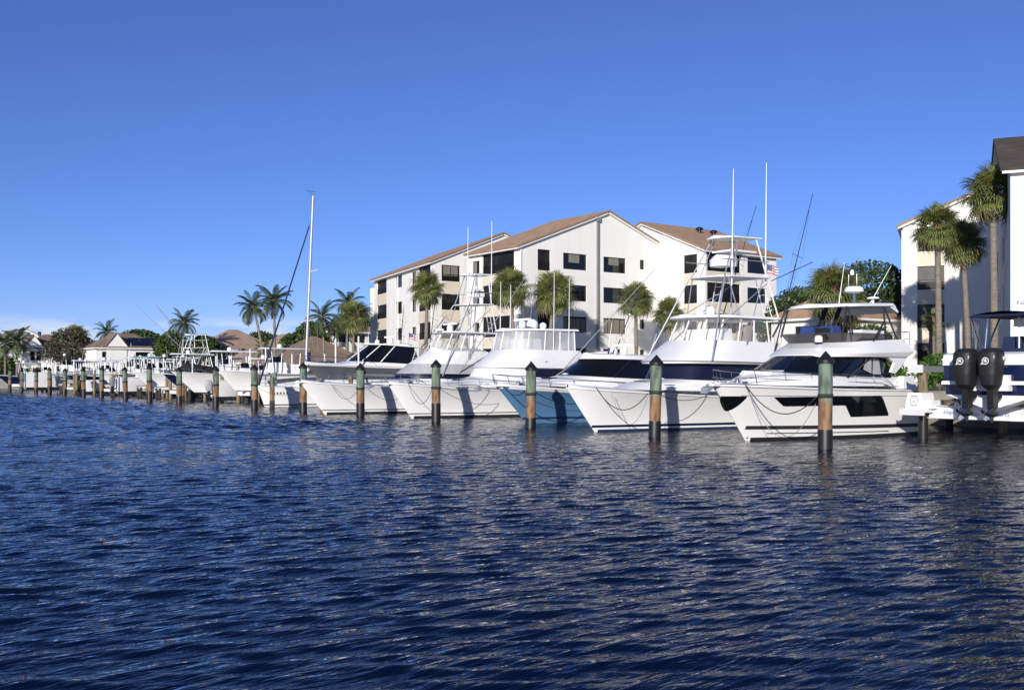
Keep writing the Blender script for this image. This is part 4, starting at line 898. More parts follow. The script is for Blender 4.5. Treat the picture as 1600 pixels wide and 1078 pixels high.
# ------------------------------------------------------------------ white convertible with closed bridge, fourth slip
def convertible():
    t = thing('convertible_yacht', 'white fishing yacht with clear vinyl enclosed bridge behind the blue hull', 'yacht', (-.66, 26.46, 0))
    H = Hull(14.6, 4.7, 1.84, 1.15, 1.45, flare=.34)
    H.mesh([(9, 0)], ['gel'], parent=t); H.stripe('boot_stripe', .27, .22, 'bottom', t); H.stripe('bottom_paint', .13, -.35, 'bottom', t)
    H.rub(.03).build('rub_rail', 'gelw', t); H.deck(.0, .14).build('deck', 'deck', t)
    r0 = ring(3.2, 12.2, 1.75, 1.80, 1.4, D=4.0, e=2.0); r1 = ring(5.4, 12.2, 1.72, 2.2, 2.0, D=2.8, e=2.2)
    g1 = ring(5.7, 12.2, 1.74, 2.6, 2.55, D=2.8, e=2.3); b1 = ring(5.65, 12.0, 1.84, 2.68, 2.62, D=2.8, e=2.3); b2 = ring(6.4, 11.9, 1.82, 3.2, 3.15, D=2.4, e=2.4); b3 = ring(7.1, 11.5, 1.76, 3.68, 3.64, D=2.0, e=2.5)
    MB().strip(r0, r1).build('cabin_trunk', 'gel', t); MB().strip(r1, g1).build('house_side', 'gel', t)
    gg0 = ring(8.0, 12.8, 1.78, 2.22, 2.12, D=.3, e=4); gg1 = ring(8.0, 12.8, 1.79, 2.62, 2.58, D=.3, e=4)
    for sg in (-1, 1): MB().add([(7.6, sg*1.78, 2.2), (12.2, sg*1.78, 2.06), (12.2, sg*1.78, 2.58), (8.2, sg*1.78, 2.6)], [(0, 1, 2, 3)]).build('side_window', 'navymesh', t)
    mb = MB().strip(g1, b1).strip(b1, b2).strip(b2, b3).cap(b3, -.02); mb.add([b1[0], b1[-1], b3[-1], b3[0]], [(0, 1, 2, 3)]); mb.build('bridge', 'gel', t)
    v0 = ring(7.2, 11.2, 1.7, 3.68, 3.64, D=1.8, e=2.5); v1 = ring(7.45, 11.2, 1.62, 4.72, 4.76, D=1.7, e=2.5)
    band(t, 'clear_enclosure', v0, v1, 'vinyl', True); mullions(t, v0, v1, (0, 2, 4, 7, 10, 13, 16, 19, 22, 24, 26), .04, 'whitecanvas', 'zip_seam')
    MB().box(8.3, 9.3, -1.1, 1.1, 3.7, 4.3, tx=.1).build('helm_console', 'gel', t)
    slab(MB(), ring(7.3, 11.5, 1.74, 4.72, 4.76, D=1.8, e=2.5), .10, .08, .03).build('hardtop', 'gel', t)
    radar(t, 8.2, -.7, 4.9, True); dome(t, 9.6, .2, 4.9, .34); dome(t, 9.6, -.8, 4.9, .2)
    for x, y, zt in ((7.9, 1.0, 7.6), (8.9, 1.4, 7.5), (9.6, -1.75, 8.0), (10.7, -1.75, 7.7)): antenna(t, x, y, 4.5 if y > 0 else 3.3, zt, .05, 0, .03)
    outrigger(t, (10.2, -1.9, 2.6), (14.6, -5.2, 8.6)); outrigger(t, (10.2, 1.9, 2.6), (13.6, 5.0, 8.4))
    H.rail(-.1, 6.6, .55, 1.2, .16, .018, .5, .25).build('bow_rail', 'steel', t); bow_gear(t, H, -.9)
    MB().box(13.0, 14.3, -2.1, 2.1, 1.2, 1.5).build('cockpit', 'gel', t)
    MB().box(4.2, 4.9, -.35, .35, 1.98, 2.06, tx=.04, ty=.04).build('foredeck_hatch', 'smoke', t)
    MB().tube([Vector((p.x-.01, p.y*1.004, p.z)) for p in b1], .016, 5).build('eyebrow_trim', 'gutter', t)
    for x in (7.9, 9.0): MB().lathe([(.05, 0), (.05, .03)], 8, (x, -1.86, 3.0)).build('courtesy_light', 'black', t)
    return t, H
cv, cvH = convertible()

# ------------------------------------------------------------------ fishing yacht under grey covers, fifth slip
def covered_yacht():
    t = thing('sportfishing_yacht', 'white fishing yacht with grey canvas covers and slim tower beside the apartment building', 'yacht', (-2.08, 34.0, 0))
    H = Hull(15.2, 4.7, 1.88, 1.15, 1.55, flare=.34)
    H.mesh([(9, 0)], ['gel'], parent=t); H.stripe('boot_stripe', .27, .22, 'bottom', t); H.stripe('bottom_paint', .13, -.35, 'bottom', t)
    H.rub(.03).build('rub_rail', 'gelw', t); H.deck(.0, .14).build('deck', 'deck', t)
    r0 = ring(4.6, 13.5, 1.8, 1.8, 1.4, D=3.6, e=2.1); r1 = ring(6.3, 13.5, 1.8, 2.05, 2.0, D=2.8, e=2.2); c1 = ring(6.5, 13.4, 1.9, 2.35, 2.3, D=2.8, e=2.2); c2 = ring(7.4, 12.6, 1.72, 2.95, 2.9, D=2.2, e=2.3); c3 = ring(8.8, 12.0, 1.5, 3.75, 3.7, D=1.7, e=2.4)
    MB().strip(r0, r1).build('cabin_trunk', 'gel', t); MB().strip(r1, c1).build('windscreen', 'navymesh', t)
    mb = MB().strip(c1, c2); mb.build('windscreen_cover', 'greycanvas', t)
    MB().strip(c2, c3).cap(c3, .25).build('bridge_cover', 'whitecanvas', t)
    v0 = ring(9.0, 11.6, 1.42, 3.8, D=1.4, e=2.5); v1 = ring(9.5, 11.6, 1.36, 4.9, D=1.3, e=2.5)
    band(t, 'clear_enclosure', v0, v1, 'vinyl2'); mullions(t, v0, v1, (0, 2, 5, 9, 13, 17, 21, 24, 26), .035)
    slab(MB(), ring(9.2, 12.9, 1.55, 4.88, 4.82, D=1.6, e=2.4), .09, .06, .03).build('hardtop', 'alu', t)
    radar(t, 9.9, -.4, 4.98); MB().box(9.0, 9.3, -.6, -.1, 4.98, 5.12).build('spotlights', 'gel', t)
    tower_parts(t, (8.4, 13.0, 1.9, 2.2, 2.6), (10.7, 12.8, .9, 6.7), (11.1, 12.9, .75, 8.55))
    slab(MB(), ring(11.6, 12.9, .6, 7.5, D=.4), .06, .03).build('belly_band', 'blkcanvas', t)
    antenna(t, 11.0, -.7, 6.6, 11.5, .05, 0, .035); antenna(t, 12.75, -.8, 6.6, 12.05, .05, 0, .035)
    outrigger(t, (9.6, -1.9, 2.4), (12.8, -4.6, 8.4)); outrigger(t, (9.6, 1.9, 2.4), (12.2, 4.8, 8.2), 'pipe')
    outrigger(t, (13.6, -1.6, 2.4), (15.6, -2.6, 6.8), 'pipe')
    H.rail(2.2, 7.8, .6, 1.1, .16, .018, .5).build('bow_rail', 'steel', t); bow_gear(t, H, -.25, False)
    MB().lathe([(.5, 0), (.62, .3), (.55, .62), (.2, .75)], 10, (13.0, -1.2, 3.0)).build('covered_reel', 'greycanvas', t)
    mb = MB().tube([(12.9+.3*math.cos(a*.42), -1.75, 3.3+.38*math.sin(a*.42)) for a in range(16)], .1); mb.build('life_ring', 'blkcanvas', t)
    MB().box(13.2, 14.9, -2.1, 2.1, 1.2, 1.5).build('cockpit', 'gel', t)
    return t, H
cy, cyH = covered_yacht()

# ------------------------------------------------------------------ grey express on a lift, sixth slip
def grey_express():
    t = thing('express_boat', 'grey hulled express boat with white hardtop raised above the water', 'boat', (1.72, 41.6, 0))
    H = Hull(9.8, 3.4, 3.0, 2.75, 1.3, flare=.2, low=1.35)
    H.rt = 1.7
    H.mesh([(9, 0)], ['grey'], parent=t); H.stripe('bottom_paint', 1.95, 1.36, 'gel', t)
    H.patch(lambda x: H.sheer(x/H.L)+.03, lambda x: H.sheer(x/H.L)-.10, .06, 9.7, 24, 1).build('gunwale', 'gel', t)
    H.rub(.03).build('rub_rail', 'gel', t); H.deck(.02, .12).build('deck', 'gel', t)
    r0 = ring(1.6, 8.2, 1.35, 2.95, 2.8, D=3.2, e=2.1); r1 = ring(3.2, 8.2, 1.3, 3.22, 3.0, D=2.4, e=2.2)
    MB().strip(r0, r1).cap(r1, .05).build('foredeck_trunk', 'gel', t)
    g0 = ring(3.1, 7.6, 1.35, 3.2, 3.0, D=1.8, e=2.4); g1 = ring(4.7, 7.6, 1.2, 4.3, 4.15, D=1.4, e=2.4)
    band(t, 'windscreen', g0, g1, 'glass'); mullions(t, g0, g1, (4, 8, 13, 18, 22), .045)
    slab(MB(), ring(4.5, 8.2, 1.32, 4.3, 4.12, D=1.4, e=2.5), .08, .06, .03).build('hardtop', 'gel', t)
    for sg in (-1, 1): MB().add([(7.8, sg*1.38, 2.9), (9.6, sg*1.38, 2.85), (9.2, sg*1.25, 4.0), (7.9, sg*1.25, 4.1)], [(0, 1, 2, 3)]).build('aft_curtain', 'tancanvas', t)
    mb = MB()
    for sg in (-1, 1): ladder(mb, (7.2, sg*1.4, 2.95), (7.75, sg*1.25, 4.15), (7.75, sg*1.4, 2.95), (7.95, sg*1.25, 4.15), 5, .025)
    mb.build('ladder', 'alu', t)
    radar(t, 6.4, 0, 4.4); dome(t, 5.5, .2, 4.4, .16); antenna(t, 5.0, .5, 4.35, 5.1); MB().lathe([(.55, 0), (.5, .12), (.2, .2)], 12, (7.5, 0, 4.25)).build('roof_hatch', 'gel', t)
    H.rail(.1, 4.8, .5, 1.0, .14, .016).build('bow_rail', 'steel', t)
    outrigger(t, (8.0, -1.4, 4.1), (9.6, -3.8, 7.4), 'pipe'); outrigger(t, (8.0, 1.4, 4.1), (9.6, 3.6, 7.4), 'pipe')
    flag(t, (8.0, .2, 5.2), .7, .42)
    for y in (-.5, .5): outboard(t, 10.25, y, 2.35, .8, 'black', False)
    return t
ge = grey_express()
for ch in ge.children:
    pass

# ------------------------------------------------------------------ sailboat, seventh slip
def sailboat():
    t = thing('sailboat', 'white sailboat with tall mast and navy furled headsail', 'sailboat', (1.63, 49.1, 0))
    H = Hull(10.6, 3.3, 1.42, 1.2, .55, flare=.05, pb=2.4, pw=2.1)
    H.mesh([(9, 0)], ['gel'], parent=t); H.stripe('boot_stripe', .17, .09, 'bottom', t)
    H.rub(.025).build('toe_rail', 'gelw', t); H.deck(.0, .1).build('deck', 'deck', t)
    r0 = ring(2.6, 8.0, .95, 1.4, D=1.6); r1 = ring(3.0, 7.9, .85, 1.8, D=1.5); MB().strip(r0, r1).cap(r1, .06).add([r0[0], r0[-1], r1[-1], r1[0]], [(0, 1, 2, 3)]).build('coachroof', 'gel', t)
    mz = lambda z: 3.67+(z-1.8)*.046
    MB().tube([(mz(1.6), 0, 1.6), (mz(8), 0, 8), (mz(15.35), 0, 15.35)], .115, 10, r1=.085).build('mast', 'mast', t)
    fs = [(.12, 0, 1.6), (1.95, 0, 7.4), (mz(13.5)-.1, 0, 13.5)]
    MB().tube([fs[0], Vector(fs[0]).lerp(Vector(fs[2]), .06), Vector(fs[0]).lerp(Vector(fs[2]), .5), Vector(fs[0]).lerp(Vector(fs[2]), .97)], .085, 8, r1=.05).build('furled_headsail', 'navycanvas', t)
    MB().tube([fs[0], Vector(fs[0]).lerp(Vector(fs[2]), 1)], .012, 5).build('forestay', 'steel', t)
    mb = MB()
    for sg in (-1, 1): mb.tube([(mz(6.2), 0, 6.2), (mz(6.2)+.25, sg*1.0, 6.3)], .03, 5); mb.tube([(mz(9.8), 0, 9.8), (mz(9.8)+.25, sg*.85, 9.9)], .03, 5)
    mb.build('spreader', 'alu', t)
    mb = MB()
    for sg in (-1, 1):
        mb.tube([(mz(13.4), 0, 13.4), (mz(9.8)+.25, sg*.85, 9.9), (mz(6.2)+.25, sg*1.0, 6.3), (4.0, sg*1.45, 1.4)], .009, 4); mb.tube([(mz(6.2), 0, 6.2), (4.3, sg*1.4, 1.4)], .009, 4)
    mb.tube([(mz(15.2), 0, 15.2), (8.8, 0, 5.0), (10.4, .6, 1.3)], .009, 4); mb.tube([(8.8, 0, 5.0), (10.4, -.6, 1.3)], .009, 4); mb.build('rigging', 'ropew', t)
    MB().tube([(mz(2.9)+.1, 0, 2.9), (8.2, 0, 3.0)], .09, 8).build('boom', 'alu', t)
    MB().tube([(mz(4.0)+.12, 0, 3.9), (mz(2.9)+.3, 0, 3.1), (8.0, 0, 3.16)], .2, 8, r1=.12).build('sail_cover', 'navycanvas', t)
    MB().tube([(mz(15.3), 0, 15.3), (mz(15.3)-.35, .1, 15.75)], .012, 4).tube([(mz(15.3), 0, 15.3), (mz(15.3)+.02, 0, 16.3)], .010, 4).tube([(mz(15.3)-.5, 0, 15.7), (mz(15.3)+.2, 0, 15.65)], .012, 4).build('wind_vane', 'black', t)
    H.rail(.1, 9.5, .58, 1.6, .08, .013, .5).build('lifelines', 'steel', t)
    mb = MB()
    for k in range(5): mb.box(1.0+k*.22, 1.13+k*.22, -H.y(1.1+k*.22, .95)-.02, -H.y(1.1+k*.22, .95)-.005, .9, 1.05)
    mb.build('lettering', 'printk', t)
    MB().box(1.05, 1.35, -.3, -.1, 1.4, 1.9).build('anchor_windlass', 'gutter', t)
    return t, H
sb, sbH = sailboat()

# ------------------------------------------------------------------ docks and lifts
def text_mesh(body, size, mt, parent, loc, rot, name='lettering', shear=0.):
    cu = bpy.data.curves.new('t', 'FONT'); cu.body = body; cu.size = size; cu.shear = shear; cu.resolution_u = 2
    ob = bpy.data.objects.new('t', cu); COL.objects.link(ob); bpy.context.view_layer.update()
    me = bpy.data.meshes.new_from_object(ob.evaluated_get(bpy.context.evaluated_depsgraph_get())); bpy.data.objects.remove(ob)
    me.materials.clear(); me.materials.append(M[mt]); o = bpy.data.objects.new(name, me); COL.objects.link(o); o.parent = parent; o.location = loc; o.rotation_euler = rot; return o
PLANK = MB().box(-.85, .85, -.068, .068, -.02, .02).build('plank', 'dockwood'); PLANK_ME = PLANK.data; bpy.data.objects.remove(PLANK)
def walkway():
    t = thing('dock', 'long timber walkway dock along the seawall behind the yacht sterns', 'dock', (15.4, 0, 0))
    MB().box(-.8, -.6, -12, 150, .95, 1.12).box(.6, .8, -12, 150, .95, 1.12).build('stringer', 'wood', t)
    for i in range(41): MB().lathe([(.15, -1.2), (.15, 1.0)], 8).build('support_pile', 'barnacle', t, (-.7, -11.5+i*4, 0))
    for i in range(110):
        o = bpy.data.objects.new('plank', PLANK_ME); COL.objects.link(o); o.parent = t; o.location = (random.uniform(-.02, .02), -9+i*.15, 1.145)
    MB().box(-.85, .85, 7.55, 150, 1.125, 1.165).build('deck', 'dockwood', t)
walkway()
def pier(y, x0, label):
    t = thing('finger_pier', label, 'dock', (x0, y, 0), group='finger piers')
    L = 14.5-x0
    MB().box(0, L, -.5, .5, 1.1, 1.16).build('deck', 'dockwood', t); MB().box(0, L, -.5, -.42, .85, 1.1).box(0, L, .42, .5, .85, 1.1).build('stringer', 'gelw', t)
    n = int(L/2.2)
    for i in range(n+1):
        for sg in (-1, 1): MB().lathe([(.14, -1.2), (.15, 1.0)], 8).build('support_pile', 'barnacle' if (i+sg) % 3 else 'wood', t, (.2+i*2.2, sg*.4, 0))
for k, x0 in ((7, 5.5), (8, 5), (9, 3.5), (10, 3), (11, 3.5), (12, 3), (13, 4), (15, 3), (16, 3)):
    pier(PS*k+.8, x0, 'timber finger pier behind the %s mooring pile from the right' % ORD[k])
def simple_lift(label, y, x0, x1, w, zc, hp=3.3, mt='gelw'):
    """four white guide posts, four timber piles, two cradle beams and hoist beams"""
    t = thing('boat_lift', label, 'boat lift', (x0, y, 0), group='boat lifts')
    for x in (0, x1-x0):
        for sg in (-1, 1):
            MB().lathe([(.14, -1.2), (.15, 2.2), (.1, 2.3)], 10).build('lift_pile', 'wood', t, (x, sg*w, 0))
            MB().tube([(x+.8, sg*(w-.45), zc), (x+.8, sg*(w-.45), hp+random.uniform(-.2, .4))], .055, 8).build('guide_post', 'gel', t)
        MB().box(x-.1, x+.1, -w+.1, w-.1, zc-.32, zc-.02).build('cradle_beam', mt, t)
    for sg in (-1, 1): MB().box(-.2, x1-x0+.2, sg*w-.1, sg*w+.1, 2.15, 2.32).build('hoist_beam', 'gutter', t)
    for sg in (-1, 1): MB().box(.1, x1-x0-.1, sg*.55-.12, sg*.55+.12, zc-.02, zc+.22).build('bunk', 'dockwood', t)
    return t

# ------------------------------------------------------------------ twin-outboard boat on its lift, right edge
def lift_right():
    t = thing('boat_lift', 'aluminium boat lift with white motor box and lettered cradle beam at the right edge', 'boat lift', (7.1, 0, 0))
    for x, y in ((0, 1.05), (0, -4.9), (5.6, 1.05), (5.6, -4.9)): MB().lathe([(.16, -1.2), (.165, 1.0), (.165, 2.4)], 12).build('lift_pile', 'wood', t, (x, y, 0))
    MB().lathe([(.172, -.6), (.174, .8)], 12).build('sleeve', 'black', t, (0, 1.05, 0))
    MB().box(-.35, 6.0, .9, 1.2, 2.4, 2.62).build('hoist_beam', 'gutter', t); MB().box(-.4, -.352, .82, 1.28, 2.38, 2.66).build('beam_end', 'alu', t)
    MB().box(-.35, 6.0, -5.05, -4.75, 2.4, 2.62).build('hoist_beam', 'gutter', t)
    for x in (0, 5.6):
        o = MB().box(x-.03, x+.03, -4.7, .8, .78, 1.2).box(x-.14, x+.14, -4.7, .8, 1.2, 1.225).box(x-.14, x+.14, -4.7, .8, .755, .78).build('cradle_beam', 'alu', t)
        if x == 0: beam = o
        for y in (-3.4, -.5): MB().box(x-.1, x+.1, y-.05, y+.05, 1.225, 1.75).build('bunk_bracket', 'gel', t)
    for y in (-3.0, -.9): MB().box(-.4, 6.2, y-.1, y+.1, 1.55, 1.75).build('bunk', 'blkcanvas', t)
    MB().box(-.7, .5, .6, 1.5, .96, 1.06).build('motor_shelf', 'alu', t); MB().box(-.72, -.702, .55, 1.55, .86, 1.08).build('shelf_edge', 'alu', t)
    mb = MB().box(-.62, .45, .62, 1.48, 1.06, 1.10); mb.box(-.56, .3, .72, 1.42, 1.10, 1.66, tx=.06, ty=.08); mb.box(-.4, .3, .45, .74, 1.10, 1.4, tx=.04, ty=.03); m_ = mb.build('motor_box', 'gel', t)
    mb = MB()
    P0 = []; 
    for k in range(25):
        a = 6.28318*k/24; c_, s_ = math.cos(a), math.sin(a); P0.append((math.copysign(abs(c_)**.5, c_), math.copysign(abs(s_)**.5, s_)))
    q = lambda u, v, k: (-.575+(1.38+v*.19*k-1.10)*.107, 1.07+u*.14*k, 1.38+v*.19*k)
    mb.strip([q(u, v, 1.) for u, v in P0], [q(u, v, .84) for u, v in P0]); mb.build('plate_rim', 'gutter', m_)
    for z in (1.30, 1.345, 1.45): MB().add([q(-.5, (z-1.38)/.19, 1.), q(.5, (z-1.38)/.19, 1.), q(.5, (z-1.362)/.19, 1.), q(-.5, (z-1.362)/.19, 1.)], [(0, 1, 2, 3)]).build('plate_line', 'gutter', m_)
    rot = (math.pi/2, 0, -math.pi/2)
    text_mesh('Image', .17, 'print', beam, (-.035, .25, .93), rot, shear=.3); text_mesh('Power', .17, 'print', beam, (-.035, -.62, .88), rot, shear=.3); text_mesh('Lift Boats Co', .15, 'printk', beam, (-.035, -1.35, .90), rot, shear=.3)
    mb = MB()
    for k in range(3): y = -.38-.1*k; mb.add([(-.036, y+.1, .8), (-.036, y+.06, .8), (-.036, y-.06, 1.17), (-.036, y-.02, 1.17)], [(0, 1, 2, 3)])
    mb.build('emblem', 'print', beam)
    MB().tube([(-.1, -.3, 1.22), (-.1, -.3, 1.8), (.3, -.2, 2.0)], .05).lathe([(.1, 0), (.06, .12)], 8, (-.1, -.3, 1.22)).build('guide_post', 'gel', t)
    for y in (-2.3, -3.95): MB().box(-.06, -.032, y-.14, y+.14, .74, 1.26).build('sling_plate', 'gel', t)
lift_right()
def twin_outboard():
    t = thing('center_console_boat', 'navy and white centre console boat with two black covered outboards on a lift', 'boat', (15.5, -2.05, 1.68), math.pi)
    H = Hull(9.5, 3.35, 1.55, 1.15, 1.2, flare=.25, low=-.05)
    H.rt = 1.8
    H.mesh([(9, 0)], ['navy'], parent=t); H.stripe('lower_topsides', .36, -.04, 'gel', t)
    H.patch(lambda x: H.sheer(x/H.L)+.02, lambda x: H.sheer(x/H.L)-.22, .1, 9.45, 20, 1).build('gunwale', 'gel', t)
    H.rub(.04).build('rub_rail', 'gel', t)
    b0 = H.pt(1, 1); b1 = H.pt(.5, 1)
    n = 12; keel = [(9.5-9.0*i/n, 0, -.55+(0 if i < 8 else (i-8)*.11)) for i in range(n+1)]
    mb = MB()
    for sg in (-1, 1): mb.strip(keel, [(H.pt((9.5-9.0*i/n)/9.5, 1).x, sg*H.pt((9.5-9.0*i/n)/9.5, 1).y, -.05) for i in range(n+1)])
    bb = H.pt(1, 1).y; mb.add([(9.5, 0, -.55), (9.5, bb, -.05), (9.5, -bb, -.05)], [(0, 1, 2)]); mb.build('bottom', 'gel', t)
    # transom with white centre panel and notched navy recesses
    mb = MB().box(9.35, 9.58, -1.5, 1.5, .30, .95); mb.build('transom', 'navy', t)
    mb = MB(); mb.prism([(9.4, .95), (9.62, .95), (9.55, 1.3), (9.3, 1.38)], .25, 1.62); mb.prism([(9.4, .95), (9.62, .95), (9.55, 1.3), (9.3, 1.38)], -1.62, -.95)
    mb.prism([(9.42, .42), (9.66, .38), (9.6, 1.0), (9.42, 1.0)], .12, .42); mb.prism([(9.42, .3), (9.66, .3), (9.6, .42), (9.42, .42)], -1.65, 1.65); mb.build('transom_cap', 'gel', t)
    text_mesh('les', .22, 'printk', t, (9.64, .35, 1.08), (R(80), 0, math.pi/2), shear=.4); text_mesh('Co', .13, 'printk', t, (9.64, .5, .86), (R(84), 0, math.pi/2))
    MB().box(.6, 9.3, -1.5, 1.5, .55, .62).build('cockpit_sole', 'deck', t); H.deck(-.02, .02, x1=2.6).build('deck', 'gel', t)
    for y in (-.43, .43): outboard(t, 10.15, y, .18, 1.04, 'cover', True)
    MB().box(9.5, 9.75, -.75, .75, .1, .62).build('engine_bracket', 'gel', t)
    # seating and console under navy covers
    MB().box(6.6, 7.6, -.7, .85, .6, 1.95, tx=.15, ty=.06).build('leaning_post_cover', 'navycanvas', t); MB().box(4.4, 5.8, -.75, .75, .6, 2.1, tx=.25, ty=.08).build('console_cover', 'navycanvas', t)
    MB().box(8.2, 9.2, .25, 1.5, .9, 1.5, tx=.06, ty=.05).build('aft_seat', 'navycanvas', t)
    # T-top
    slab(MB(), ring(4.0, 9.0, 1.08, 2.62, 2.58, D=.8, e=3), .09, .10, .06).build('t_top', 'navycanvas', t)
    MB().box(6.0, 7.6, -.2, 1.0, 2.28, 2.56).build('electronics_box', 'gelw', t)
    for sg in (-1, 1):
        for a, b in (((8.1, 1.0, .7), (8.0, .9, 2.6)), ((4.8, 1.0, .7), (5.2, .9, 2.6)), ((8.1, 1.0, 1.2), (7.2, .9, 2.6)), ((8.2, 1.0, 1.5), (8.9, 1.0, 2.58))): MB().tube([(a[0], sg*a[1], a[2]), (b[0], sg*b[1], b[2])], .035, 8).build('t_top_pipe', 'steel', t)
    mb = MB()
    for sg in (-1, 1):
        for k in range(4): mb.tube([(8.75-.15*k, sg*1.02, 2.55), (8.8-.1*k, sg*1.0, 1.9+.05*k), (8.5, sg*1.05, 1.45)], .008, 4)
    mb.build('rod_leashes', 'ropew', t)
    MB().box(5.8, 7.8, -.12, .12, 3.05, 3.16).box(6.5, 6.9, -.25, .25, 2.7, 3.05, tx=.08, ty=.06).build('radar', 'gel', t)
    antenna(t, 6.2, .9, 2.7, 4.1); antenna(t, 8.0, .2, .9, 3.6, 0, 0, .03)
    for y in (-1.3, 1.3): MB().lathe([(.03, 0), (.04, .12)], 8, (8.6, y, 1.3)).build('rod_holder', 'steel', t)
    return t
twin_outboard()

# ------------------------------------------------------------------ smaller boats on lifts along the left row
def console_boat(label, x, y, z, L=8.5, B=2.7, hull='gel', top='gel', out='bow', zb=1.36, zs=1.0, pipes='alu', cover=None, engines=2, tower=False, eng='black', low=-.35, name='center_console_boat'):
    t = thing(name, label, 'boat', (x if out == 'bow' else x+L, y, z), 0 if out == 'bow' else math.pi)
    H = Hull(L, B, zb, zs, 1.1, flare=.22, low=low)
    H.rt = 1.9 if low < -.2 else 1.4
    H.mesh([(9, 0)], [hull], parent=t, nu=22, nt=10)
    if hull == 'navy': H.stripe('lower_topsides', low+.4, low+.02, 'gel', t)
    H.rub(.03).build('rub_rail', 'gelw' if hull == 'gel' else 'gel', t)
    n = 10; keel = [(L-(L-1.9)*i/n, 0, low-.3+(0 if i < 6 else (i-6)*.07)) for i in range(n+1)]; mb = MB()
    for sg in (-1, 1): mb.strip(keel, [(H.pt((L-(L-1.)*i/n)/L, 1).x, sg*H.pt((L-(L-1.)*i/n)/L, 1).y, low) for i in range(n+1)])
    mb.build('bottom', 'gelw', t)
    H.deck(-.04, .05).build('deck', 'deck', t)
    if cover:
        c0 = ring(.5, L-.2, B/2-.1, zb-.02, zs, D=2.2); c1 = ring(1.8, L-.8, B/2-.6, zb+.75, zs+.5, D=1.6); MB().strip(c0, c1).cap(c1, .25).build('boat_cover', cover, t)
    else:
        MB().box(L*.46, L*.6, -.5, .5, zs-.05, zs+1.0, tx=.1, ty=.05).build('console', 'gel', t); MB().box(L*.65, L*.73, -.5, .5, zs, zs+.85, tx=.04).build('leaning_post', 'whitecanvas', t)
        w0 = ring(L*.46, L*.56, .48, zs+1.0, D=.3); w1 = ring(L*.49, L*.56, .42, zs+1.45, D=.3); band(t, 'windshield', w0, w1, 'glass')
    if top:
        zt = zs+2.05
        slab(MB(), ring(L*.38, L*.78, B*.4, zt, zt-.03, D=.5, e=3), .07, .06, .05).build('t_top', top, t)
        for sg in (-1, 1):
            for a, b in ((.47, .45), (.53, .55), (.70, .72)): MB().tube([(L*a, sg*.62, zs-.05), (L*b, sg*.55, zt)], .035, 6).build('t_top_pipe', pipes, t)
        if int(y) % 3 == 0: antenna(t, L*.5, .7, zt, zt+1.9, .3, 0, .016)
        dome(t, L*.55, 0, zt+.08, .2)
    if tower:
        tower_parts(t, (L*.45, L*.78, B*.42, zs, zs), (L*.5, L*.74, .6, zs+2.7), (L*.52, L*.74, .55, zs+3.9), False, 'alu')
        outrigger(t, (L*.6, -1.1, zs+2.0), (L*.12, -3.2, zs+6.6)); outrigger(t, (L*.6, 1.1, zs+2.0), (L*.12, 3.0, zs+6.9))
    H.rail(.2, L*.42, .35, 1.0, .1, .014).build('bow_rail', 'steel', t)
    for i in range(engines):
        yy = (i-(engines-1)/2)*.72; outboard(t, L+.45, yy, zs-.85, .72, eng, False)
    return t
slips = lambda k: PS*(k+.5)
L_ = 'boat lift with white guide posts '
simple_lift(L_+'under the raised grey express boat', slips(5), 4.0, 9.6, 2.1, 1.35, 4.6)
simple_lift(L_+'under the raised white centre console', slips(7), 4.0, 9.0, 2.0, .95, 4.0)
console_boat('white centre console boat raised on a lift left of the sailboat', 1.56, slips(7), 1.25, 9.2, 3.0, 'gelw', 'alu', low=-.2)
simple_lift(L_+'beside the covered grey outboard', slips(8), 4.0, 9.6, 2.0, .9, 3.9)
console_boat('white walkaround boat on the lift left of the raised centre console', .6, slips(8)+.4, 1.15, 9.0, 3.0, 'gel', 'gel')
console_boat('small white skiff with a grey covered outboard pointing to the water', 3.0, 61.3, .85, 5.5, 2.0, 'gel', None, out='stern', engines=1, eng='greycanvas', zb=1.1, zs=.95, name='skiff')
simple_lift(L_+'under the black covered boat', slips(9), 3.5, 8.5, 2.0, .85, 3.6)
console_boat('dark hulled boat under a black canvas cover', 2.2, slips(9)+.2, 1.0, 7.2, 2.6, 'navy', None, cover='blkcanvas', engines=1)
console_boat('white fishing boat with small tower and long swept back outriggers', 1.4, slips(10)-1.0, 1.15, 9.6, 3.1, 'gel', 'gel', tower=True)
simple_lift(L_+'under the small tower fishing boat', slips(10)-1.0, 4.0, 9.5, 2.0, .85, 3.7)
console_boat('white runabout stern with an aqua striped bimini top', 2.0, slips(11)-1.5, .95, 7.0, 2.6, 'gel', 'aqua', out='stern', pipes='steel', engines=1, eng='gutter', name='runabout')
console_boat('navy hulled centre console with black top beyond the aqua bimini', 3.2, slips(11)+2.6, .95, 8.6, 2.8, 'navy', 'blkcanvas')
simple_lift(L_+'under the navy centre console', slips(11)+2.4, 3.5, 8.5, 2.0, .8, 3.4)
console_boat('cream hulled bay boat with white top below the gazebo', 2.6, slips(12), .9, 7.8, 2.6, 'gelw', 'gel', engines=1)
simple_lift(L_+'under the cream bay boat', slips(12), 3.5, 8.5, 2.0, .75, 3.4)
console_boat('low white skiff beside the bare grey tree', 3.0, slips(13), .7, 6.2, 2.2, 'gel', None, out='stern', engines=1, zb=1.1, zs=.9, name='skiff')
simple_lift(L_+'in front of the small boat house', slips(13), 3.5, 8.5, 2.0, .75, 3.4)
console_boat('navy hulled boat beside the large white cabin boat at far left', 3.0, slips(14)+1.5, .9, 8.0, 2.7, 'navy', 'gel')
simple_lift(L_+'under the navy boat at far left', slips(14)+1.5, 3.5, 8.5, 2.0, .75, 3.4)
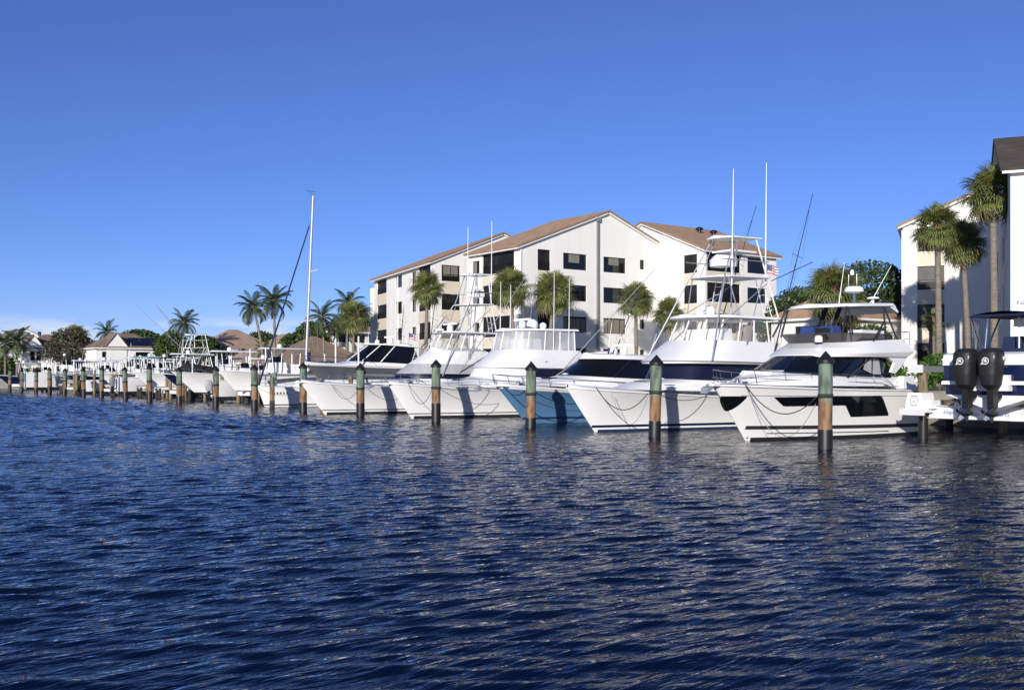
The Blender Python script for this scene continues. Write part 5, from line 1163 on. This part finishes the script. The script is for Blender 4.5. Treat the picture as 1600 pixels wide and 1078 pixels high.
console_boat('large white cabin boat with dark top at the far left edge', .5, 121.5, 1.0, 10.5, 3.4, 'gel', 'blkcanvas', out='stern', zb=2.0, zs=1.5)
simple_lift(L_+'under the large white boat at the far left edge', 121.5, 3.0, 9.0, 2.2, .75, 3.4)
console_boat('white boat with blue top half hidden behind the far left piles', 6.0, 132.0, .9, 8.0, 2.7, 'gel', 'bluecanvas')
for i, (x, y, hl, tp, lb) in enumerate(((8.5, 74.0, 'gel', 'gel', 'white bay boat moored close to the walkway behind the black cover'), (9.0, 82.0, 'gel', 'bluecanvas', 'white boat with blue top moored near the bank by the green tree'), (8.0, 97.5, 'gel', 'alu', 'white boat with grey top moored below the solar panel house'), (9.5, 105.0, 'gelw', 'gel', 'cream boat with white top moored below the gazebo roof'), (8.5, 112.5, 'gel', 'blkcanvas', 'white boat with black top moored beside the small boat house'), (9.0, 127.0, 'gel', 'gel', 'white boat moored close to the bank at the far left palms'), (10.0, 139.0, 'gel', 'alu', 'last white boat at the far left end of the row'))):
    console_boat(lb, x, y, .7+.1*(i % 3), 7.2, 2.5, hl, tp, engines=1, out='stern' if i % 2 else 'bow')
for i, (x, y, hl, tp, lb) in enumerate(((9.8, 90.5, 'gel', 'gel', 'white boat with white top tucked behind the aqua bimini runabout'), (9.6, 100.8, 'navy', 'gel', 'dark hulled boat with white top tucked behind the cream bay boat'), (9.8, 108.8, 'gel', 'gel', 'white boat tucked behind the low skiff near the bare tree'), (9.4, 117.8, 'gel', 'alu', 'white boat with grey top right of the large cabin boat'), (9.6, 133.6, 'gel', 'gel', 'white boat with white top left of the large cabin boat'))):
    console_boat(lb, x-3.2, y, 1.0+.12*(i % 3), 6.6, 2.4, hl, tp, engines=1)
# inner piles standing among the lifts
INN = [(2.5, 67.5), (3.2, 79.6), (4.5, 58.2), (4.0, 51.6), (3.4, 87.5), (2.0, 98.5), (2.6, 104.2), (3.0, 119.0), (1.5, 46.2)]
INL = ['below the black covered boat', 'left of the aqua bimini boat', 'behind the seventh outer pile', 'beside the sailboat stern', 'behind the navy centre console', 'beside the cream bay boat', 'near the low white skiff', 'at the far left cabin boat', 'beside the sailboat bow']
for (x, y), l in zip(INN, INL):
    t = thing('dock_pile', 'shorter weathered dock pile '+l, 'piling', (x, y, 0), random.uniform(0, 6), 'inner dock piles')
    h_ = random.uniform(2.0, 2.6); MB().lathe([(.16, -1.2), (.165, .55), (.165, h_), (.15, h_+.03)], 12).build('post', 'pile' if random.random() < .5 else 'wood', t); MB().lathe([(.172, -1.2), (.175, .5)], 12).build('sleeve', 'barnacle', t)

# ------------------------------------------------------------------ mooring lines
def P(k, z=1.64, dx=0, dy=0): return (dx, PS*k+dy, z)
def hullp(th, H, x, z): return (th.location.x+x, th.location.y-H.y(x, z)-.03, z)
rope('dark mooring rope drooping from the flybridge yacht bow to the nearest pile', catenary(P(0, 1.62, -.1, .24), (fb.location.x+.75, fb.location.y-.75, 1.98), .75))
rope('thin second mooring rope hanging low on the flybridge yacht bow', catenary(P(0, 1.4, -.2, .2), (fb.location.x+.8, fb.location.y-.8, 1.9), 1.35), .011, 'ropew')
rope('dark mooring rope sagging from the second pile to the tower sportfisher bow', catenary(P(1, 1.62, -.1, .24), (sf.location.x+.9, sf.location.y-.75, 1.8), .75))
rope('thin mooring rope sagging low beside the tower sportfisher bow', catenary(P(1, 1.5, -.1, .24), (sf.location.x+1.3, sf.location.y-1.2, 1.6), 1.15), .011, 'ropew')
rope('dark rope from the second pile along the tower sportfisher side', catenary(P(1, 1.64, .15, .2), hullp(sf, sfH, 6.0, 1.45), .25), .014)
rope('dark rope from the third pile to the blue hull bow', catenary(P(2, 1.62, -.15, .2), (be_.location.x+.2, be_.location.y-.35, 1.75), .3), .024)
rope('dark rope from the third pile along the blue hull side', catenary(P(2, 1.64, .2, .2), hullp(be_, beH, 4.6, 1.05), .35))
rope('thin rope hanging low across the blue hull', catenary(P(2, 1.2, .2, .2), hullp(be_, beH, 5.4, .7), .3), .012)
rope('grey rope drooping from the fourth pile to the enclosed bridge yacht bow', catenary(P(3, 1.62, -.15, .2), (cv.location.x+.9, cv.location.y-.6, 1.84), .9), .014, 'printk')
rope('thin rope from the fourth pile along the enclosed bridge yacht side', catenary(P(3, 1.64, .2, .2), hullp(cv, cvH, 6.0, .75), .35), .013, 'printk')
rope('upper rope from the fourth pile to the enclosed bridge yacht rail', catenary(P(3, 1.66, .2, .2), hullp(cv, cvH, 5.2, 1.5), .12), .012, 'printk')
rope('grey rope drooping from the fifth pile to the covered yacht bow', catenary(P(4, 1.6, -.15, .2), (cy.location.x+1.6, cy.location.y-.7, 1.85), .8), .014, 'printk')
rope('blue grey rope looping from the fifth pile along the covered yacht side', catenary(P(4, 1.66, .2, .2), hullp(cy, cyH, 6.2, 1.4), .7), .014, 'printk')
rope('thin rope looping across the sailboat topsides from its pile', catenary(P(6, 1.5, .1, .2), hullp(sb, sbH, 3.0, 1.2), .5), .012, 'printk')

# ------------------------------------------------------------------ palms
def fan_frond(seed, droop):
    rnd = random.Random(seed); mb = MB()
    mb.tube([(0, 0, 0), (.45, 0, .03), (.85, 0, -.02)], .022, 3, 0, .014)
    n = 23
    for i in range(n):
        a = R(-118+236*i/(n-1))+rnd.uniform(-.05, .05); l = (.98-.25*abs(i/(n-1)-.5)*2)*rnd.uniform(.88, 1.1); w = .036
        d = Vector((math.cos(a), math.sin(a), .16*math.cos(a*1.0))); s = Vector((-math.sin(a), math.cos(a), 0))*w
        c = Vector((.85, 0, -.02)); m1 = c+d*l*.55-Vector((0, 0, .05*droop)); m2 = c+d*l*.82-Vector((0, 0, .16*droop)); e_ = c+d*l*.98-Vector((0, 0, .42*droop*rnd.uniform(.7, 1.2)))
        mb.add([c, m1+s, m1-s, m2+s*.6, m2-s*.6, e_], [(0, 2, 1), (1, 2, 4, 3), (3, 4, 5)])
    return mb
def pin_frond(seed, curve):
    rnd = random.Random(seed); mb = MB(); n = 24; L = 2.5; pts = []
    p = Vector((0, 0, 0)); a = 0.
    for i in range(n+1):
        pts.append(p.copy()); p = p+Vector((math.cos(a), 0, math.sin(a)))*(L/n); a -= curve/n*(.5+1.1*i/n)
    mb.tube(pts[::4], .035, 3, 0, .008)
    for i in range(2, n+1):
        d = (pts[i]-pts[i-1]).normalized(); l = .78*math.sin(math.pi*(.12+.86*i/n))**.7*rnd.uniform(.85, 1.1)
        for sg in (-1, 1):
            e_ = pts[i]+Vector((0, sg*.62*l, 0))+d*l*.6-Vector((0, 0, l*(.42+.2*rnd.random()))); m_ = pts[i].lerp(e_, .5)+Vector((0, 0, .09*l)); w = d*.035
            mb.add([pts[i]-w, pts[i]+w, m_+w*1.1, m_-w*1.1, e_], [(0, 1, 2, 3), (3, 2, 4)])
    return mb
def mk(name, mb, mt): o = mb.build(name, mt); me = o.data; bpy.data.objects.remove(o); return me
FAN = [mk('frond', fan_frond(i, .7+.25*i), 'leaf1') for i in range(4)]; FAND = mk('frond', fan_frond(9, 1.9), 'leafdry')
PIN = [mk('frond', pin_frond(i, .9+.45*i), 'leaf2') for i in range(4)]
def palm(label, x, y, zc, lean=(0, 0), kind='fan', size=1., n=None, bend=.4, name='palm_tree', group='palms', r=.17, z0=GZ):
    """crown centre stands at height zc above the water, trunk foot at (x, y)"""
    t = thing(name, label, 'palm tree', (x, y, z0), 0, group)
    size *= .96 if kind == 'fan' else .9
    h = zc-z0; rnd = random.Random(int(x*97+y*31)); pts = []
    for i in range(9):
        k = i/8; pts.append((lean[0]*k**(1+bend), lean[1]*k**(1+bend), -.2+(h+.2)*k))
    MB().tube(pts, r*1.15, 10, 0, r*.85 if kind == 'fan' else r*.65).build('trunk', 'trunk', t)
    if kind == 'fan': c = MB().lathe([(r*.9, -1.3*size), (r*1.5, -.9*size), (r*1.75, -.35*size), (r*1.2, .1), (.03, .35*size)], 9).build('crown', 'boot', t, (lean[0], lean[1], h))
    else: c = MB().lathe([(r*.7, -.5), (r*1.1, -.2), (r*.9, .1), (.03, .4)], 8).build('crown', 'boot', t, (lean[0], lean[1], h))
    n = n or (88 if kind == 'fan' else 24)
    for i in range(n):
        k = (i+.5)/n; az = i*2.39996+rnd.uniform(-.25, .25)
        if kind == 'fan': el = R(84-136*k**.85)+rnd.uniform(-.22, .22); me = FAN[min(3, int(k*3.2+rnd.random()*.9))]; s = size*rnd.uniform(.8, 1.15)*(.85+.22*min(k*2, 1))
        else: el = R(78-112*k)+rnd.uniform(-.12, .12); me = PIN[min(3, int(k*3+rnd.random()))]; s = size*rnd.uniform(.85, 1.1)
        if kind == 'fan' and k > .97: me = FAND
        o = bpy.data.objects.new('frond', me); COL.objects.link(o); o.parent = c
        o.matrix_local = Matrix.Translation((0, 0, .05-.25*k*size)) @ Matrix.Rotation(az, 4, 'Z') @ Matrix.Rotation(-el, 4, 'Y') @ Matrix.Rotation(rnd.uniform(-.5, .5), 4, 'X') @ Matrix.Diagonal((s, s, s, 1))
    return t
g = 'cabbage palms by the main building'
palm('fan palm with slim trunk in front of the left block of the long building', 22.0, 59.6, 10.2, (.2, 0), size=1.02, group=g)
palm('left of two bushy fan palms before the middle balconies', 24.3, 49.0, 9.6, (-.3, .3), size=1.12, group=g)
palm('right of two bushy fan palms, with a leaning orange trunk', 27.4, 48.6, 9.4, (.9, .2), size=1.22, group=g)
palm('upright fan palm casting its shadow on the blank white gable wall', 37.4, 48.2, 9.2, (-.1, 0), size=1.06, group=g)
palm('smallest fan palm, near the corner of the right block', 37.7, 44.2, 7.7, (-.2, 0), size=.95, group=g)
g = 'tall palms by the right building'
palm('tall fan palm left of its two neighbours before the right building', 35.4, 17.4, 12.1, (-.1, .1), size=.98, r=.2, group=g)
palm('darker fan palm in the middle of the right building trio', 37.6, 16.6, 11.1, (-.5, .2), size=1.0, r=.19, group=g)
palm('tallest fan palm with pale trunk at the right building', 33.6, 12.7, 13.4, (-.25, 0), size=1.12, r=.22, group=g)
palm('large yellow green fan palm rising behind the flybridge hardtop', 36.0, 26.0, 8.5, (0, 0), size=1.3, r=.24, n=100)
MB_ = None
for i, (x, y, h_) in enumerate(((38.2, 26.0, 6.5), (40.5, 21.0, 6.2))):
    palm(('cut palm with a bare trunk behind the flybridge hardtop struts', 'cut palm trunk beside the right building behind the hardtop')[i], x, y, h_, (0, 0), size=.7, r=.24, n=8)
g = 'coconut palms left of the mast'
palm('left of the coconut palm pair left of the mast, with curved trunk', 18.9, 89.0, 9.9, (-1.0, .8), 'pin', 1.08, 28, .9, 'coconut_palm', g)
palm('right of the coconut palm pair beside the navy furled sail', 19.2, 86.8, 10.5, (.1, .4), 'pin', 1.12, 28, .6, 'coconut_palm', g)
palm('coconut palm behind the small fishing tower', 19.9, 119.5, 9.4, (.2, 0), 'pin', 1.1, 26, .6, 'coconut_palm')
palm('coconut palm in front of the dark sweeping pavilion roof', 20.6, 77.2, 8.3, (-.3, .1), 'pin', .95, 22, .6, 'coconut_palm', r=.13)
palm('young palm right of the sailboat mast behind the pavilion', 34.8, 103.0, 8.3, (0, 0), 'pin', .9, 20, .6, 'coconut_palm')
palm('shaggy fan palm against the far left corner of the long building', 30.3, 89.6, 9.3, (.1, 0), size=1.35, n=80)
palm('tall coconut palm peeping over the fan palm at the building corner', 31.3, 93.2, 11.0, (.2, 0), 'pin', 1.1, 22, .5, 'coconut_palm')
palm('coconut palm between the gazebo and the solar panel house', 22.0, 165.0, 9.6, (0, 0), 'pin', 1.15, 26, .5, 'coconut_palm')
palm('dark fan palm right of the bare grey tree', 19.9, 178.0, 9.3, (0, 0), size=1.5)
palm('leftmost palm clump stem before the big white gable', 6.0, 165.5, 7.4, (0, 0), 'pin', 1.35, 26, .5, 'coconut_palm')
palm('second palm before the big white gable', 7.3, 163.0, 7.6, (0, 0), 'pin', 1.35, 26, .5, 'coconut_palm')
palm('short palm below the tan hip roofed house', 27.0, 108.5, 5.4, (0, 0), 'pin', .8, 18, .5, 'coconut_palm')

# ------------------------------------------------------------------ broadleaf trees, shrubs
def leaf_cloud(seed, blobs, n, size, gap=.0):
    rnd = np.random.default_rng(seed); vs = []; fs = []
    tot = sum(b[3]*b[4]*b[5] for b in blobs)
    for bx, by, bz, rx, ry, rz in blobs:
        m = int(n*rx*ry*rz/tot)
        d = rnd.normal(size=(m, 3)); d /= np.linalg.norm(d, axis=1)[:, None]
        cl = rnd.normal(size=(max(m//22, 3), 3)); cl /= np.linalg.norm(cl, axis=1)[:, None]
        d = d*.45+cl[rnd.integers(0, len(cl), m)]; d /= np.linalg.norm(d, axis=1)[:, None]
        rr = (.55+.5*rnd.random(m)**.6)
        c = np.stack([bx+d[:, 0]*rx*rr, by+d[:, 1]*ry*rr, bz+d[:, 2]*rz*rr], -1)
        u = rnd.normal(size=(m, 3)); u /= np.linalg.norm(u, axis=1)[:, None]; w = np.cross(u, rnd.normal(size=(m, 3))); w /= np.linalg.norm(w, axis=1)[:, None]
        s = size*(.6+.8*rnd.random(m))[:, None]
        q = np.stack([c-u*s, c+w*s*.5, c+u*s, c-w*s*.5], 1); vs.append(q.reshape(-1, 3))
    V = np.concatenate(vs); mb = MB(); mb.v = [tuple(p) for p in V]; k = len(V)//4
    mb.f = [[4*i, 4*i+1, 4*i+2, 4*i+3] for i in range(k)]; mb.m = [0]*k; mb.sm = [False]*k
    return mb
def tree(label, x, y, blobs, mt='leaf3', n=5000, size=.22, trunk=.2, name='tree', cat='tree', group=None, seed=1, z0=GZ):
    t = thing(name, label, cat, (x, y, z0), 0, group); rnd = random.Random(seed)
    leaf_cloud(seed, blobs, n, size).build('crown', mt, t)
    zb = min(b[2] for b in blobs); mb = MB(); mb.tube([(0, 0, -.2), (.1, .05, zb*.5), (.05, 0, zb)], trunk, 8, 0, trunk*.6)
    for b in blobs: mb.tube([(.05, 0, zb*.55), ((b[0])*.5, b[1]*.5, (zb*.6+b[2])*.5), (b[0], b[1], b[2])], trunk*.5, 5, 0, trunk*.15)
    mb.build('trunk', 'bark', t); return t
tree('dense dark green tree behind the flybridge hardtop', 53.0, 34.5, [(0, 0, 8.2, 3.6, 3.4, 2.6), (-2.8, 1, 6.6, 2.8, 2.6, 2.4), (2.8, -1.5, 6.2, 3.0, 2.8, 2.6), (4.6, -3, 5.0, 2.6, 2.6, 2.6), (.5, 0, 3.6, 5.0, 4.2, 2.8)], 'leaf3', 17000, .2, seed=3)
tree('rounded green tree left of the large fan palm', 52.0, 41.5, [(0, 0, 6.4, 3.0, 3.0, 2.5), (-1.6, .6, 4.6, 2.4, 2.4, 2.2), (2.0, -1, 5.0, 2.8, 2.6, 2.4)], 'leaf3', 9000, .2, seed=4)
tree('dark undergrowth behind the flybridge yacht', 40.5, 28.5, [(0, 0, 2.4, 3.0, 2.4, 2.3), (-1.5, 2, 2.0, 2.2, 2.0, 1.8), (1.5, -1.6, 2.6, 2.0, 1.8, 2.0)], 'leaf3', 7000, .18, seed=31)
tree('thin blue green tree just right of the long building', 56.5, 40.5, [(0, 0, 7.2, 2.0, 2.0, 1.8), (1.4, .4, 5.8, 2.2, 2.0, 1.8), (-1.2, 0, 5.4, 1.8, 1.8, 1.6)], 'leaf4', 2600, .2, seed=5)
tree('bright green shrub beside the boat lift', 18.4, 7.2, [(0, 0, 1.15, .9, .9, .65), (-.5, .3, .8, .7, .7, .6), (.5, -.3, .75, .7, .7, .55)], 'leaf5', 2200, .09, .05, 'shrub', 'shrub', seed=7)
for i, (x, y) in enumerate(((19.2, 4.6), (19.2, 10.6), (21.5, 13.5))):
    tree('green shrub on the bank, %s' % ('nearest the right edge', 'behind the flybridge yacht stern', 'below the right building palms')[i], x, y, [(0, 0, .8, 1.3, 1.0, .8), (.8, .5, .6, 1., 1., .6)], 'leaf5', 1800, .09, .05, 'shrub', 'shrub', seed=17+i)
tree('bare grey tree with sparse dull leaves left of the gazebo', 13.4, 154.5, [(0, 0, 5.2, 3.4, 3.0, 2.4), (-2, 0, 4.2, 2.6, 2.4, 1.8), (2.4, 0, 4.6, 2.6, 2.4, 2.0), (0, 0, 7.0, 2.6, 2.4, 1.2)], 'leaf4', 3800, .22, .22, seed=8)
tree('dark round tree behind the coconut palm by the gazebo', 27.5, 165.0, [(0, 0, 6.2, 4.2, 3.4, 2.4), (-3.5, 0, 5.0, 3.0, 2.6, 2.0)], 'leaf3', 4500, .3, seed=9)
tree('dense green tree between the solar panel house and the tower boat', 20.6, 126.0, [(0, 0, 5.2, 1.6, 1.6, 1.8), (-1.2, .5, 4.6, 1.3, 1.3, 1.5), (1.3, 0, 4.6, 1.4, 1.5, 1.6), (-.1, 0, 2.8, 1.7, 1.6, 1.6)], 'leaf3', 6500, .26, seed=10)
tree('low green bushes in front of the solar panel house', 19.4, 136.5, [(0, 0, 2.0, 1.5, 1.4, 1.4), (-1.4, 0, 1.6, 1.2, 1.1, 1.1)], 'leaf3', 3000, .24, .12, seed=11)
tree('small tree left of the tan hip roofed house', 23.5, 121.0, [(0, 0, 4.4, 2.0, 1.8, 1.8), (1.6, 0, 3.4, 1.8, 1.6, 1.6)], 'leaf3', 3000, .25, seed=12)
tree('round bush in front of the tan hip roofed house', 27.6, 117.5, [(0, 0, 2.8, 1.9, 1.8, 1.5), (1.2, 0, 2.4, 1.6, 1.4, 1.2)], 'leaf4', 2600, .2, .12, seed=13)
tree('dark tree right of the sailboat mast', 33.0, 106.5, [(0, 0, 5.2, 2.6, 2.4, 2.6), (-2.6, 0, 4.2, 2.0, 2.0, 2.0)], 'leaf3', 4500, .24, seed=14)
tree('dark tree behind the white clerestory house', 45.0, 118.0, [(0, 0, 7.0, 4.2, 3.4, 2.6), (5.0, 0, 6.2, 3.6, 3.0, 2.4)], 'leaf3', 5000, .3, seed=15)
tree('small dark tree top behind the pale bungalow roof', 40.0, 140.0, [(0, 0, 5.8, 3.0, 2.6, 2.0)], 'leaf3', 2200, .28, seed=16)
tree('leafy bush at the foot of the shaggy corner palm', 26.8, 95.0, [(0, 0, 2.2, 1.6, 1.6, 1.7), (1.2, 1.0, 2.8, 1.4, 1.4, 1.5)], 'leaf4', 3200, .16, .1, seed=21)
for i, (x, y, h_, lb) in enumerate(((8.6, 172.0, 4.0, 'dark bush clump under the far left palms'), (19.5, 226.0, 5.0, 'dark tree hiding the foot of the big white gable'), (28.5, 222.0, 4.6, 'dark tree right of the big white gable foot'), (12.5, 228.0, 5.0, 'dark tree at the left frame edge below the big white gable'))):
    tree(lb, x, y, [(0, 0, h_*.55, 3.6, 2.6, h_*.42), (3.2, 0, h_*.5, 3.2, 2.4, h_*.38), (-3.2, 0, h_*.5, 3.2, 2.4, h_*.4)], 'leaf3', 3500, .32, .15, seed=40+i, z0=GZ)
for i, (x, y) in enumerate(((7.0, 147.5), (11.0, 147.8), (14.6, 147.6))):
    tree('low dark hedge on the far left bank, %s' % ('nearest the frame edge', 'below the white two storey house', 'beside the bare grey tree')[i], x, y, [(0, 0, .9, 2.2, 1.2, .9), (1.6, .4, .8, 1.6, 1.1, .8)], 'leaf3', 1800, .16, .06, 'shrub', 'shrub', seed=60+i)
console_boat('small white boat moored before the far left hedge', 3.5, 141.5, .9, 7.0, 2.5, 'gel', 'gel', engines=1)
console_boat('small navy boat moored at the extreme left of the row', 1.0, 143.6, .8, 6.5, 2.4, 'navy', 'alu', engines=1)
# far wood closing the view between the houses
rng_ = random.Random(3); blobs = []
for i in range(90):
    k = i/89; blobs.append((60+k*330, 330-k*240+rng_.uniform(-20, 20), rng_.uniform(2, 3.5), rng_.uniform(6, 10), 5, rng_.uniform(2.5, 4.2)))
for i in range(14): blobs.append((18+i*5, 262+rng_.uniform(-5, 5), 2.5, 5, 4, rng_.uniform(2, 3.6)))
o = leaf_cloud(77, blobs, 26000, .75).build('far_trees', 'leaf3'); o.location = (0, 0, GZ); o['kind'] = 'stuff'; o['label'] = 'far line of dark trees closing the view between the houses'; o['category'] = 'trees'
